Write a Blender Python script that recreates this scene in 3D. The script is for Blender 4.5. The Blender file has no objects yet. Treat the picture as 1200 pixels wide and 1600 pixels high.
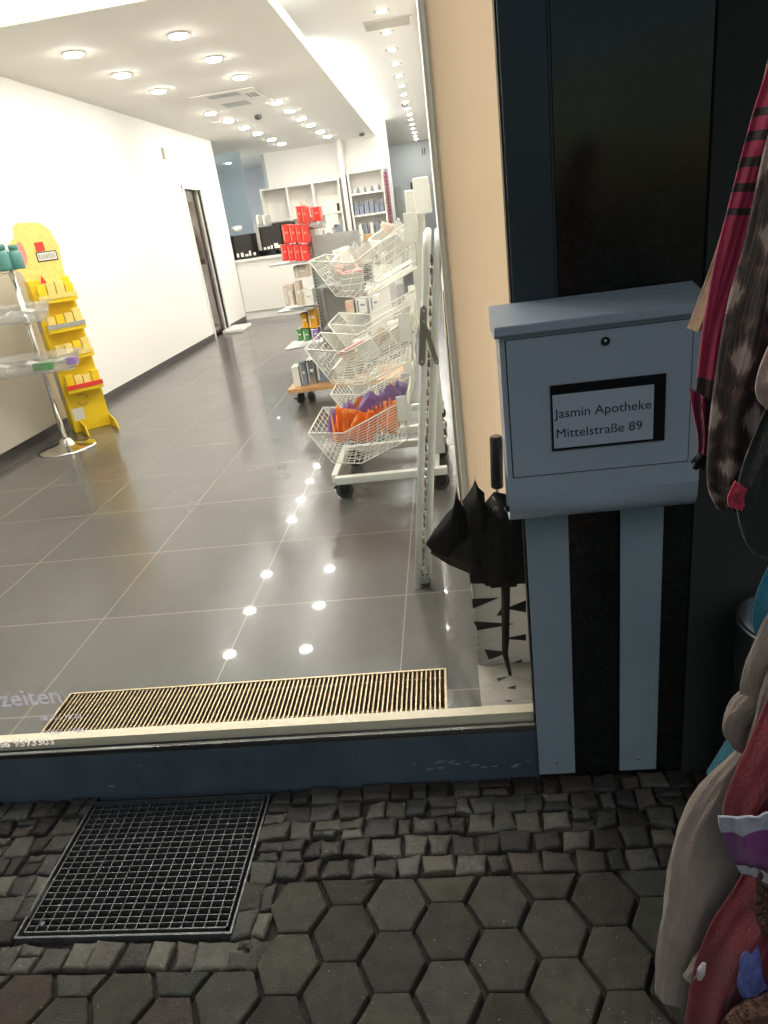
import bpy, bmesh, math, random
from mathutils import Vector, Matrix
random.seed(7)
SC = bpy.context.scene
COL = SC.collection

# ------------------------------------------------------------------ camera
H = 1.5
FPX = 1080.0                                   # focal length in pixels of the 1200x1600 photograph
dy = Vector((80, 472, -FPX)).normalized()
dz = Vector((-360, 2530, FPX)); dz = (dz - dy * dz.dot(dy)).normalized()
dx = dy.cross(dz)
RM = Matrix((dx, dy, dz))                      # camera axes -> world
cd = bpy.data.cameras.new('camera'); cam = bpy.data.objects.new('camera', cd); COL.objects.link(cam)
cam.matrix_world = Matrix.Translation((0, 0, H)) @ RM.to_4x4()
cd.sensor_fit = 'VERTICAL'; cd.sensor_height = 24; cd.sensor_width = 18
cd.lens = 24 * FPX / 1600; cd.clip_start = 0.02; cd.clip_end = 300
SC.camera = cam

def P(x, y, Y=None, z=None, X=None):
    """point seen at photo pixel (x, y) at a given depth Y, height z or X"""
    d = RM @ Vector((x - 600, 800 - y, -FPX)); c = Vector((0, 0, H))
    if Y is not None: t = Y / d.y
    elif z is not None: t = (z - H) / d.z
    else: t = X / d.x
    return c + d * t

# ------------------------------------------------------------------ world (dusk sky), exposure
w = bpy.data.worlds.new('World'); SC.world = w; w.use_nodes = True
nt = w.node_tree; bg = nt.nodes['Background']
sky = nt.nodes.new('ShaderNodeTexSky'); sky.sky_type = 'NISHITA'; sky.sun_disc = False
sky.sun_elevation = math.radians(5.0); sky.sun_rotation = math.radians(20)
sky.ozone_density = 1.6
nt.links.new(sky.outputs[0], bg.inputs[0]); bg.inputs[1].default_value = 0.060
sl = bpy.data.lights.new('street_glow', 'SUN'); sl.energy = .35; sl.angle = math.radians(50); sl.color = (1, .94, .86)
so = bpy.data.objects.new('street_glow', sl); COL.objects.link(so)
so.rotation_euler = (math.radians(38), 0, math.radians(12))      # high and from behind the camera
SC.view_settings.view_transform = 'Standard'; SC.view_settings.look = 'None'
SC.view_settings.exposure = 1.0; SC.view_settings.gamma = 1.0
SC.render.engine = 'CYCLES'
SC.cycles.max_bounces = 10; SC.cycles.transparent_max_bounces = 16

# ------------------------------------------------------------------ materials
def mat(name, col, rough=0.6, metal=0.0, var=0.0, vscale=8.0, bump=0.0, bscale=60.0, coat=0.0, alpha=None,
        trans=0.0, spec=0.5, sheen=0.0, emit=None, estr=0.0, attr=False, rvar=0.0):
    m = bpy.data.materials.new(name); m.use_nodes = True
    t = m.node_tree; b = t.nodes['Principled BSDF']
    b.inputs['Base Color'].default_value = (*col, 1); b.inputs['Roughness'].default_value = rough
    b.inputs['Metallic'].default_value = metal; b.inputs['Coat Weight'].default_value = coat
    b.inputs['Specular IOR Level'].default_value = spec
    b.inputs['Transmission Weight'].default_value = trans; b.inputs['Sheen Weight'].default_value = sheen
    tc = t.nodes.new('ShaderNodeTexCoord')
    last = None
    if var or attr:
        n = t.nodes.new('ShaderNodeTexNoise'); n.inputs['Scale'].default_value = vscale; n.inputs['Detail'].default_value = 8
        n.inputs['Roughness'].default_value = 0.65
        t.links.new(tc.outputs['Object'], n.inputs['Vector'])
        r = t.nodes.new('ShaderNodeMapRange'); r.inputs[1].default_value = .3; r.inputs[2].default_value = .7
        r.inputs[3].default_value = 1 - var; r.inputs[4].default_value = 1 + var
        t.links.new(n.outputs[0], r.inputs[0])
        mx = t.nodes.new('ShaderNodeVectorMath'); mx.operation = 'SCALE'
        mx.inputs[0].default_value = col
        if attr:
            a = t.nodes.new('ShaderNodeAttribute'); a.attribute_name = 'tint'
            t.links.new(a.outputs['Color'], mx.inputs[0])
        t.links.new(r.outputs[0], mx.inputs['Scale']); src_ = mx.outputs[0]
        if attr:      # pale grit and dark stains of their own shape
            for sc_, lo, hi, cc, kk in ((9, .56, .66, (.035, .032, .028, 1), .55), (120, .73, .78, (.40, .39, .36, 1), .5)):
                n3 = t.nodes.new('ShaderNodeTexNoise'); n3.inputs['Scale'].default_value = sc_; n3.inputs['Detail'].default_value = 7 if sc_ < 20 else 1
                t.links.new(tc.outputs['Object'], n3.inputs['Vector'])
                r3 = t.nodes.new('ShaderNodeMapRange'); r3.inputs[1].default_value = lo; r3.inputs[2].default_value = hi; r3.inputs[4].default_value = kk
                t.links.new(n3.outputs[0], r3.inputs[0])
                m3 = t.nodes.new('ShaderNodeMix'); m3.data_type = 'RGBA'; t.links.new(r3.outputs[0], m3.inputs[0]); t.links.new(src_, m3.inputs[6]); m3.inputs[7].default_value = cc
                src_ = m3.outputs[2]
        t.links.new(src_, b.inputs['Base Color'])
    if rvar:
        n = t.nodes.new('ShaderNodeTexNoise'); n.inputs['Scale'].default_value = 3.5; n.inputs['Detail'].default_value = 6
        t.links.new(tc.outputs['Object'], n.inputs['Vector'])
        r = t.nodes.new('ShaderNodeMapRange'); r.inputs[1].default_value = .3; r.inputs[2].default_value = .7
        r.inputs[3].default_value = max(0, rough - rvar); r.inputs[4].default_value = rough + rvar
        t.links.new(n.outputs[0], r.inputs[0]); t.links.new(r.outputs[0], b.inputs['Roughness'])
    if bump:
        n = t.nodes.new('ShaderNodeTexNoise'); n.inputs['Scale'].default_value = bscale; n.inputs['Detail'].default_value = 6
        t.links.new(tc.outputs['Object'], n.inputs['Vector'])
        bp = t.nodes.new('ShaderNodeBump'); bp.inputs['Strength'].default_value = bump; bp.inputs['Distance'].default_value = 0.01
        t.links.new(n.outputs[0], bp.inputs['Height']); t.links.new(bp.outputs[0], b.inputs['Normal'])
    if emit:
        b.inputs['Emission Color'].default_value = (*emit, 1); b.inputs['Emission Strength'].default_value = estr
    if alpha is not None: b.inputs['Alpha'].default_value = alpha
    return m

def clear_mat(name, tint=(1, 1, 1), fac=0.12, rough=0.02, body=0.0, bodycol=(.9, .9, .9), back=False):
    """thin clear sheet: see-through, with a surface reflection and a little body colour"""
    m = bpy.data.materials.new(name); m.use_nodes = True; t = m.node_tree; t.nodes.clear()
    o = t.nodes.new('ShaderNodeOutputMaterial'); tr = t.nodes.new('ShaderNodeBsdfTransparent'); tr.inputs[0].default_value = (*tint, 1)
    g = t.nodes.new('ShaderNodeBsdfGlossy'); g.inputs['Roughness'].default_value = rough
    f = t.nodes.new('ShaderNodeLayerWeight'); f.inputs[0].default_value = .5
    pw = t.nodes.new('ShaderNodeMath'); pw.operation = 'POWER'; pw.inputs[1].default_value = 5; t.links.new(f.outputs['Facing'], pw.inputs[0])
    f2 = t.nodes.new('ShaderNodeMath'); f2.operation = 'MULTIPLY_ADD'; f2.inputs[1].default_value = .9; f2.inputs[2].default_value = .04; t.links.new(pw.outputs[0], f2.inputs[0])
    mx = t.nodes.new('ShaderNodeMixShader'); t.links.new(f2.outputs[0], mx.inputs[0])
    src = tr
    if body:
        d = t.nodes.new('ShaderNodeBsdfTranslucent' if back else 'ShaderNodeBsdfDiffuse'); d.inputs[0].default_value = (*bodycol, 1)
        m2 = t.nodes.new('ShaderNodeMixShader'); m2.inputs[0].default_value = body
        t.links.new(tr.outputs[0], m2.inputs[1]); t.links.new(d.outputs[0], m2.inputs[2]); src = m2
    t.links.new(src.outputs[0], mx.inputs[1]); t.links.new(g.outputs[0], mx.inputs[2]); t.links.new(mx.outputs[0], o.inputs[0])
    return m

def translucent_mat(name, col, tr=.6):
    m = bpy.data.materials.new(name); m.use_nodes = True; t = m.node_tree; t.nodes.clear()
    o = t.nodes.new('ShaderNodeOutputMaterial')
    d = t.nodes.new('ShaderNodeBsdfDiffuse'); d.inputs[0].default_value = (*col, 1)
    l = t.nodes.new('ShaderNodeBsdfTranslucent'); l.inputs[0].default_value = (*col, 1)
    mx = t.nodes.new('ShaderNodeMixShader'); mx.inputs[0].default_value = tr
    t.links.new(d.outputs[0], mx.inputs[1]); t.links.new(l.outputs[0], mx.inputs[2]); t.links.new(mx.outputs[0], o.inputs[0])
    return m

M = dict(
    wall=mat('white_wall_paint', (.84, .82, .78), .8, bump=.03, bscale=120),
    wall_warm=mat('soft_white_paint', (.80, .77, .72), .8, bump=.03, bscale=120),
    ceiling=mat('ceiling_paint', (.80, .77, .72), .9),
    skirting=mat('dark_skirting', (.06, .055, .055), .4),
    grey_wall=mat('blue_grey_wall', (.52, .55, .58), .7),
    white_lacquer=mat('white_lacquer', (.82, .80, .76), .3, coat=.3),
    white_metal=mat('white_powder_coat', (.80, .79, .72), .35, coat=.2),
    wire=mat('white_wire', (.80, .79, .70), .35, coat=.3),
    chrome=mat('chrome', (.82, .80, .77), .12, 1, rvar=.05),
    steel=mat('brushed_steel', (.55, .54, .52), .28, 1, rvar=.1),
    grille=mat('satin_steel_bars', (.44, .35, .24), .42, .9),
    cream_sill=mat('cream_sill', (.66, .58, .44), .45),
    black=mat('black_plastic', (.012, .012, .013), .45),
    black_gloss=mat('black_screen', (.01, .01, .012), .08),
    rubber=mat('grey_rubber', (.10, .10, .10), .6),
    hinge=mat('grey_hinge', (.30, .27, .22), .4, .6),
    frame=mat('dark_anodised_frame', (.045, .056, .075), .38, .3, var=.1, vscale=3),
    sill=mat('blue_grey_sheet_metal', (.085, .112, .145), .45, .1, var=.22, vscale=5, rvar=.12, bump=.05, bscale=8),
    granite=mat('black_granite', (.012, .012, .013), .18, var=.6, vscale=90, rvar=.08),
    wall_dark=mat('dark_green_grey_render', (.035, .04, .037), .8, var=.12, vscale=4, bump=.1, bscale=90),
    mailbox=mat('pale_grey_enamel', (.41, .475, .56), .38, var=.04, vscale=3, coat=.15, rvar=.08),
    post=mat('grey_enamel_post', (.29, .36, .42), .45, var=.06, vscale=4, rvar=.08),
    ink=mat('black_ink', (.01, .01, .012), .6),
    paper=mat('white_paper', (.50, .54, .66), .5),
    yellow=mat('yellow_card', (.90, .62, .01), .55, var=.05),
    yellow_pale=mat('yellow_print', (.90, .68, .20), .55, var=.12, vscale=30),
    red=mat('red_carton', (.78, .045, .035), .4, var=.08, vscale=30),
    red_stripe=mat('pale_red_print', (.85, .30, .24), .4),
    orange=mat('orange_foil', (.90, .24, .03), .25, coat=.5, var=.15, vscale=20, bump=.5, bscale=25),
    orange_box=mat('orange_carton', (.80, .38, .02), .5, var=.1),
    purple=mat('violet_foil', (.28, .17, .42), .3, coat=.3, var=.25, vscale=30, bump=.4, bscale=30),
    pink=mat('pink_print', (.80, .32, .34), .5, var=.15, vscale=40),
    beige_box=mat('beige_carton', (.62, .50, .40), .6, var=.12, vscale=20),
    white_box=mat('white_carton', (.78, .76, .70), .5, var=.08, vscale=30),
    green=mat('green_carton', (.10, .30, .10), .5, var=.15, vscale=30),
    teal=mat('teal_plastic', (.06, .22, .20), .3, coat=.4),
    brown_box=mat('brown_carton', (.55, .30, .12), .6),
    blue_grey=mat('slate_carton', (.22, .25, .32), .5, var=.1),
    wood=mat('beech_board', (.52, .28, .12), .45, var=.15, vscale=6),
    shelf_grey=mat('grey_shelf_metal', (.42, .42, .40), .4, .3),
    board=mat('grey_beige_board', (.46, .42, .35), .7, var=.03),
    door_dark=mat('dark_brown_glass', (.05, .03, .025), .12, coat=.5),
    cavity=mat('dark_cavity', (.015, .014, .013), .9),
    convector=mat('convector_fins', (.16, .11, .07), .4, .6),
    galv=mat('galvanised_grating', (.13, .13, .135), .5, .6, var=.3, vscale=25),
    stone=mat('natural_stone', (.22, .21, .18), .7, var=.2, vscale=45, bump=.35, bscale=110, attr=True, rvar=.15),
    paver=mat('concrete_paver', (.26, .25, .22), .85, var=.30, vscale=22, bump=.6, bscale=260, attr=True),
    dirt=mat('joint_dirt', (.03, .028, .024), .95, var=.5, vscale=40, bump=.8, bscale=60),
    umbrella=mat('black_umbrella_cloth', (.012, .010, .009), .7, spec=.25, bump=.5, bscale=22),
    lens=mat('lamp_lens', (1, 1, 1), .5, emit=(1, .93, .855), estr=118),
    lens2=mat('small_lamp_lens', (1, 1, 1), .5, emit=(1, .94, .87), estr=420),
    tube=mat('cove_tube', (1, 1, 1), .5, emit=(.86, .94, 1), estr=40),
    column_lamp=mat('column_tube', (1, 1, 1), .5, emit=(1, .94, .84), estr=1.05),
    clearp=clear_mat('clear_plastic', (.93, .93, .92), body=.16, rough=.08),
    foil=clear_mat('clear_foil', (.9, .9, .9), body=.35, rough=.15, bodycol=(.8, .78, .72)),
    glass=clear_mat('window_glass', (.97, .985, .98)),
    tinted=clear_mat('partition_glass', (.75, .82, .86), body=.25, bodycol=(.55, .62, .68)),
    letters=clear_mat('lettering_film', (.62, .64, .80), body=.5, bodycol=(.62, .60, .78), rough=.4, back=True),
    letters2=clear_mat('pale_lettering_film', (.9, .88, .9), body=.85, bodycol=(.9, .82, .84), rough=.4, back=True),
    column=translucent_mat('backlit_beige_fabric', (.80, .715, .61)),
    column_low=translucent_mat('backlit_grey_film', (.46, .445, .42)),
)

def tile_floor_mat():
    m = bpy.data.materials.new('grey_floor_tiles'); m.use_nodes = True; t = m.node_tree; b = t.nodes['Principled BSDF']
    tc = t.nodes.new('ShaderNodeTexCoord'); mp = t.nodes.new('ShaderNodeMapping')
    mp.inputs['Location'].default_value = (.243 + 6.08, -1.69 + .585 * 10, 0)
    t.links.new(tc.outputs['Object'], mp.inputs[0])
    br = t.nodes.new('ShaderNodeTexBrick'); br.offset = 0; br.inputs['Scale'].default_value = 1
    br.inputs['Brick Width'].default_value = .608; br.inputs['Row Height'].default_value = .585
    br.inputs['Mortar Size'].default_value = .0022; br.inputs['Mortar Smooth'].default_value = .2
    br.inputs['Color1'].default_value = (.082, .077, .072, 1); br.inputs['Color2'].default_value = (.090, .085, .079, 1)
    br.inputs['Mortar'].default_value = (.26, .225, .185, 1)
    t.links.new(mp.outputs[0], br.inputs['Vector'])
    n = t.nodes.new('ShaderNodeTexNoise'); n.inputs['Scale'].default_value = 1.6; n.inputs['Detail'].default_value = 3; n.inputs['Roughness'].default_value = .5
    t.links.new(tc.outputs['Object'], n.inputs['Vector'])
    r = t.nodes.new('ShaderNodeMapRange'); r.inputs[1].default_value = .3; r.inputs[2].default_value = .7; r.inputs[3].default_value = .86; r.inputs[4].default_value = 1.14
    t.links.new(n.outputs[0], r.inputs[0])
    s = t.nodes.new('ShaderNodeVectorMath'); s.operation = 'SCALE'
    t.links.new(br.outputs['Color'], s.inputs[0]); t.links.new(r.outputs[0], s.inputs['Scale']); t.links.new(s.outputs[0], b.inputs['Base Color'])
    r2 = t.nodes.new('ShaderNodeMapRange'); r2.inputs[1].default_value = .3; r2.inputs[2].default_value = .7; r2.inputs[3].default_value = .19; r2.inputs[4].default_value = .27
    t.links.new(n.outputs[0], r2.inputs[0]); t.links.new(r2.outputs[0], b.inputs['Roughness'])
    b.inputs['Specular IOR Level'].default_value = .42; b.inputs['Coat Weight'].default_value = .16; b.inputs['Coat Roughness'].default_value = .035
    return m
M['tiles'] = tile_floor_mat()

# ------------------------------------------------------------------ mesh building
def V(*a): return Vector(a)
class MB:
    def __init__(s): s.bm = bmesh.new(); s.cl = s.bm.loops.layers.color.new('tint'); s.T = None
    def v(s, p):
        p = Vector(p)
        if s.T: p = s.T @ p
        return s.bm.verts.new(p)
    def face(s, vs, tint=None, smooth=False):
        try: f = s.bm.faces.new(vs)
        except ValueError: return None
        f.smooth = smooth
        if tint:
            for l in f.loops: l[s.cl] = (*tint, 1)
        return f
    def box(s, a, b, bev=0.0):
        (x0, y0, z0), (x1, y1, z1) = a, b
        if x0 > x1: x0, x1 = x1, x0
        if y0 > y1: y0, y1 = y1, y0
        if z0 > z1: z0, z1 = z1, z0
        vs = [s.v((x, y, z)) for z in (z0, z1) for x, y in ((x0, y0), (x1, y0), (x1, y1), (x0, y1))]
        fs = [s.face([vs[i] for i in q]) for q in ((3, 2, 1, 0), (4, 5, 6, 7), (0, 1, 5, 4), (1, 2, 6, 5), (2, 3, 7, 6), (3, 0, 4, 7))]
        if bev:
            es = list({e for f in fs for e in f.edges})
            bmesh.ops.bevel(s.bm, geom=es, offset=bev, segments=2, affect='EDGES', profile=.5)
        return s
    def prism(s, pts, d):
        """closed polygon pts (3-D) pushed along vector d"""
        d = Vector(d); a = [s.v(p) for p in pts]; b = [s.v(Vector(p) + d) for p in pts]; n = len(pts)
        s.face(a[::-1]); s.face(b)
        for i in range(n): s.face([a[i], a[(i + 1) % n], b[(i + 1) % n], b[i]])
        return s
    def tube(s, pts, r, n=8, cap=True):
        pts = [Vector(p) for p in pts]; rings = []; rs = r if isinstance(r, (list, tuple)) else [r] * len(pts)
        up = None
        for i, p in enumerate(pts):
            a = pts[max(i - 1, 0)]; b = pts[min(i + 1, len(pts) - 1)]; t = (b - a).normalized()
            if up is None: up = V(0, 0, 1) if abs(t.z) < .9 else V(1, 0, 0)
            u = (up - t * up.dot(t))
            if u.length < 1e-4: u = t.orthogonal()
            u.normalize(); w_ = t.cross(u); up = u
            rings.append([s.v(p + (u * math.cos(k * math.tau / n) + w_ * math.sin(k * math.tau / n)) * rs[i]) for k in range(n)])
        for a, b in zip(rings, rings[1:]):
            for k in range(n): s.face([a[k], a[(k + 1) % n], b[(k + 1) % n], b[k]], smooth=n > 4)
        if cap: s.face(rings[0][::-1]); s.face(rings[-1])
        return s
    def lathe(s, c, prof, n=32, axis='z'):
        c = Vector(c); rings = []
        for r, h in prof:
            ring = []
            for k in range(n):
                a = k * math.tau / n; q = (r * math.cos(a), r * math.sin(a), h)
                if axis == 'x': q = (q[2], q[0], q[1])
                if axis == 'y': q = (q[0], q[2], q[1])
                ring.append(s.v(c + Vector(q)))
            rings.append(ring)
        for a, b in zip(rings, rings[1:]):
            for k in range(n): s.face([a[k], a[(k + 1) % n], b[(k + 1) % n], b[k]], smooth=True)
        s.face(rings[0][::-1]); s.face(rings[-1])
        return s
    def build(s, name, material, parent=None, kind=None):
        bmesh.ops.recalc_face_normals(s.bm, faces=s.bm.faces[:])
        off = V(0, 0, 0); q = parent
        while q is not None: off += q.location; q = q.parent
        for v in s.bm.verts: v.co -= off
        me = bpy.data.meshes.new(name); s.bm.to_mesh(me); s.bm.free()
        o = bpy.data.objects.new(name, me); COL.objects.link(o)
        if parent: o.parent = parent
        for mm in (material if isinstance(material, list) else [material]):
            me.materials.append(M[mm] if isinstance(mm, str) else mm)
        if kind: o['kind'] = kind
        return o
def thing(name, label, cat, loc=(0, 0, 0), group=None):
    o = bpy.data.objects.new(name, None); COL.objects.link(o); o.location = loc; o.empty_display_size = .05
    o['label'] = label; o['category'] = cat
    if group: o['group'] = group
    return o
def tag(o, label, cat, group=None):
    o['label'] = label; o['category'] = cat
    if group: o['group'] = group
    return o
def dup(o, parent=None, delta=None):
    c = o.copy(); COL.objects.link(c)
    if parent is not None: c.parent = parent
    if delta is not None: c.location = o.location + Vector(delta)
    for ch in list(o.children): dup(ch, c)
    return c
ORD = ['first', 'second', 'third', 'fourth', 'fifth', 'sixth', 'seventh', 'eighth', 'ninth', 'tenth', 'eleventh', 'twelfth', 'thirteenth', 'fourteenth', 'fifteenth', 'sixteenth']
def text_bm(body, size, origin, ux, uz, depth=.0006, squeeze=1.0, bold=0.0):
    """lettering laid on the plane through origin with axes ux, uz; returns MB"""
    cu = bpy.data.curves.new('lettering', 'FONT'); cu.body = body; cu.size = size; cu.extrude = 0; cu.offset = bold; cu.resolution_u = 3
    ob = bpy.data.objects.new('lettering', cu); COL.objects.link(ob)
    dg = bpy.context.evaluated_depsgraph_get(); me = bpy.data.meshes.new_from_object(ob.evaluated_get(dg))
    bpy.data.objects.remove(ob); bpy.data.curves.remove(cu)
    mb = MB(); ux = Vector(ux); uz = Vector(uz); origin = Vector(origin)
    vs = [mb.v(origin + ux * v.co.x * squeeze + uz * v.co.y) for v in me.vertices]
    for p in me.polygons: mb.face([vs[i] for i in p.vertices])
    wdt = max((v.co.x for v in me.vertices), default=0) * squeeze
    bpy.data.meshes.remove(me)
    return mb, wdt

ZF = 0.184     # shop floor height
YG = 1.525     # face of the shop front
XL = -3.405    # left shop wall
ZC = 2.954     # lowered ceiling
ZH = 3.2       # upper ceiling

# =================================================================== SETTING
def sheet_holes(mb, x0, x1, y0, y1, z, hx0, hx1, hy0, hy1):
    for a, b, c, d in ((x0, x1, y0, hy0), (x0, x1, hy1, y1), (x0, hx0, hy0, hy1), (hx1, x1, hy0, hy1)):
        mb.face([mb.v((a, c, z)), mb.v((b, c, z)), mb.v((b, d, z)), mb.v((a, d, z))])
GX0, GX1, GY0, GY1 = -1.19, -.635, 1.072, 1.500        # light-well grate
mb = MB(); sheet_holes(mb, -90, 90, -90, 90, -.018, GX0, GX1, GY0, GY1)
mb.build('ground', 'dirt', kind='structure')

def clip(poly, f):
    out = []
    for i, p in enumerate(poly):
        q = poly[(i + 1) % len(poly)]; a, b = f(p), f(q)
        if a >= 0: out.append(p)
        if a * b < 0: t = a / (a - b); out.append((p[0] + (q[0] - p[0]) * t, p[1] + (q[1] - p[1]) * t))
    return out
def area(poly): return abs(sum(p[0] * q[1] - q[0] * p[1] for p, q in zip(poly, poly[1:] + poly[:1]))) / 2
def stone(mb, poly, gap, top, dome, tint, tilt=(0, 0), rough=0.0, round_=.006):
    cx = sum(p[0] for p in poly) / len(poly); cy = sum(p[1] for p in poly) / len(poly)
    # subdivide the outline so that it can be uneven
    pts = []
    for i, p in enumerate(poly):
        q = poly[(i + 1) % len(poly)]; k = 3 if math.hypot(q[0] - p[0], q[1] - p[1]) > .03 else 2
        for j in range(k):
            t = j / k; pts.append((p[0] + (q[0] - p[0]) * t, p[1] + (q[1] - p[1]) * t))
    def ring(ins, z, jit):
        r = []
        for x, y in pts:
            d = math.hypot(x - cx, y - cy) or 1; k = max(0, (d - ins) / d)
            X = cx + (x - cx) * k + random.uniform(-jit, jit); Y = cy + (y - cy) * k + random.uniform(-jit, jit)
            r.append(mb.v((X, Y, z + (X - cx) * tilt[0] + (Y - cy) * tilt[1] + random.uniform(-jit, jit) * .3)))
        return r
    r0 = ring(gap, -.03, 0); r1 = ring(gap, top - round_, rough); r2 = ring(gap + round_ * .8, top, rough * .7)
    r3 = ring(gap + round_ * 3, top + dome, rough * .6); c = mb.v((cx, cy, top + dome * 1.3)); n = len(pts)
    for a, b in ((r0, r1), (r1, r2), (r2, r3)):
        for i in range(n): mb.face([a[i], a[(i + 1) % n], b[(i + 1) % n], b[i]], tint, True)
    for i in range(n): mb.face([r3[i], r3[(i + 1) % n], c], tint, True)

# hexagonal pavers
XB = -.565
mb = MB(); R_ = .0807; px_, py_ = .1205, .1375
for i in range(-28, 30):
    cx = -.0035 + i * px_
    for j in range(-3, 24):
        cy = 1.139 + (py_ / 2 if i % 2 else 0) - j * py_ + .0
        hexa = [(cx + R_ * math.cos(math.radians(60 * k)), cy + py_ / math.sqrt(3) * 1.0 * math.sin(math.radians(60 * k))) for k in range(6)]
        hexa = [(cx + (x - cx) * .915, y) for x, y in hexa]
        lim = 1.208 if cx > XB - .02 else .985
        hexa = clip(hexa, lambda p: lim - p[1])
        if cx > XB - .02: hexa = clip(hexa, lambda p: p[0] - XB)
        if len(hexa) < 3 or area(hexa) < .0012: continue
        g = random.uniform(.8, 1.12); wm = random.uniform(-.010, .016)
        base = (.265, .258, .228)
        if random.random() < .12: base = (.235, .20, .175)
        stone(mb, hexa, random.choice((.0008, .0014, .003)), random.uniform(-.0012, .0012), .0006, tuple(c * g + wm * k for c, k in zip(base, (1, .2, -.6))),
              (random.uniform(-.014, .014), random.uniform(-.014, .014)), .0009, .0024)
# cobbles: rows of rough small stones
def cobble_cells(x0, x1, y0, y1, w, h, jx, jy):
    ny = max(1, round((y1 - y0) / h)); hy = (y1 - y0) / ny
    for r in range(ny):
        x = x0 + random.uniform(-.02, 0); ya = y0 + r * hy
        while x < x1:
            ww = w * random.choice((.65, .85, 1, 1, 1.15, 1.3)); xa, xb = x, min(x + ww, x1 + .02)
            J = lambda: random.uniform(-jx, jx)
            K = lambda: random.uniform(-jy, jy)
            if random.random() < .16 and ww > w * .9:     # two small ones on top of each other
                ym = ya + hy * random.uniform(.4, .6)
                yield [(xa + J(), ya + K()), (xb + J(), ya + K()), (xb + J(), ym), (xa + J(), ym)]
                yield [(xa + J(), ym), (xb + J(), ym), (xb + J(), ya + hy + K()), (xa + J(), ya + hy + K())]
            else:
                p = [(xa + J(), ya + K()), (xb + J(), ya + K()), (xb + J(), ya + hy + K()), (xa + J(), ya + hy + K())]
                if random.random() < .35: p.insert(random.choice((2, 4)), ((p[1][0] + random.uniform(.002, .008), ya + hy * .5) if False else (p[2][0] * .5 + p[3][0] * .5, ya + hy + random.uniform(-.006, .008))) if False else (xb + random.uniform(.0, .006), ya + hy * .5)) if False else None
                yield p
            x = xb
cob = MB()
zones = [(GX1 + .012, XB + .0, .99, 1.205, .062, .062), (GX1 + .012, 3.4, 1.213, 1.52, .066, .061), (-3.6, GX0 - .012, .99, 1.52, .066, .064),
         (GX0 - .01, GX1 + .08, .99, GY0 - .012, .062, .068)]
for x0, x1, y0, y1, w_, h_ in zones:
    for c in cobble_cells(x0, x1, y0, y1, w_, h_, .0095, .0085):
        g = random.uniform(.62, 1.2); base = random.choice([(.30, .29, .26), (.27, .265, .245), (.31, .29, .255), (.22, .19, .165)])
        stone(cob, c, random.uniform(.002, .0058), random.uniform(-.004, .002), random.uniform(.0004, .0016), tuple(k * g for k in base),
              (random.uniform(-.07, .07), random.uniform(-.07, .07)), .0020, .0035)
mb.build('paving', 'paver', kind='structure')
cob.build('cobblestones', 'stone', kind='structure')

# shop floor with an opening for the convector
QX0, QX1, QY0, QY1 = -1.353, -.098, 1.588, 1.797
mb = MB(); sheet_holes(mb, XL - .02, .03, 1.575, 12.1, ZF, QX0, QX1, QY0, QY1)
mb.face([mb.v((-9, 12.1, ZF)), mb.v((2, 12.1, ZF)), mb.v((2, 24, ZF)), mb.v((-9, 24, ZF))])
mb.face([mb.v((.03, 1.575, ZF)), mb.v((2, 1.575, ZF)), mb.v((2, 12.1, ZF)), mb.v((.03, 12.1, ZF))])
mb.build('shop_floor', 'tiles', kind='structure')

# ceilings
def simple(name, matn, label, cat, *boxes, bev=0, group=None):
    m_ = MB()
    for a, b in boxes: m_.box(a, b, bev)
    return tag(m_.build(name, matn), label, cat, group)
def struct(name, matn, *boxes):
    m_ = MB()
    for a, b in boxes: m_.box(a, b)
    return m_.build(name, matn, kind='structure')
struct('ceiling', 'ceiling', ((-3.6, 1.53, ZH), (2, 12.4, ZH + .2)), ((-1.2, 12.4, ZH), (2, 24, ZH + .2)))
# lowered ceiling slab with an upstand along its right edge
struct('lowered_ceiling', 'ceiling', ((XL + .002, 5.22, ZC), (-1.09, 15.1, ZC + .035)), ((-1.09, 5.22, ZC), (-1.0, 15.1, ZC + .095)),
       ((-9, 15.1, ZC + .001), (-3.2, 18, ZC + .03)), ((-9, 12.4, ZC + .001), (XL, 15.1, ZC + .03)))

# walls: each a thing of its own
def wall_thing(name, matn, label, *boxes, cat='wall'):
    m_ = MB()
    for a, b in boxes: m_.box(a, b)
    return tag(m_.build(name, matn), label, cat)
t = thing('shop_wall', 'long bright white side wall with a dark doorway left of the shop floor', 'wall', (XL, 1.6, ZF))
m_ = MB().box((XL - .15, 1.6, ZF), (XL, 10.27, ZH)); m_.box((XL - .15, 10.27, 2.215), (XL, 11.0, ZH)); m_.box((XL - .15, 11.0, ZF), (XL, 12.12, ZH)); m_.build('wall_face', 'wall', t)
MB().box((XL, 1.6, ZF), (XL + .012, 10.24, ZF + .075)).box((XL, 11.03, ZF), (XL + .012, 12.05, ZF + .075)).build('skirting', 'skirting', t)
MB().box((XL - .03, 10.22, ZF), (XL + .02, 10.27, 2.26)).box((XL - .03, 11.0, ZF), (XL + .02, 11.05, 2.26)).box((XL - .03, 10.22, 2.215), (XL + .018, 11.05, 2.262)).build('door_frame', 'white_lacquer', t)
dd = MB().box((XL - .10, 10.272, ZF + .01), (XL - .06, 10.998, 2.21)).build('door', 'door_dark', t)
MB().tube([(XL - .055, 10.36, 1.2), (XL - .02, 10.36, 1.2), (XL - .02, 10.47, 1.2)], .009).build('handle', 'steel', dd)
simple('wall_sensor', 'board', 'tiny pale alarm box high on the white side wall above the dark doorway', 'sensor', ((XL + .001, 9.75, 2.55), (XL + .03, 9.82, 2.68)), bev=.004)
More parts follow.
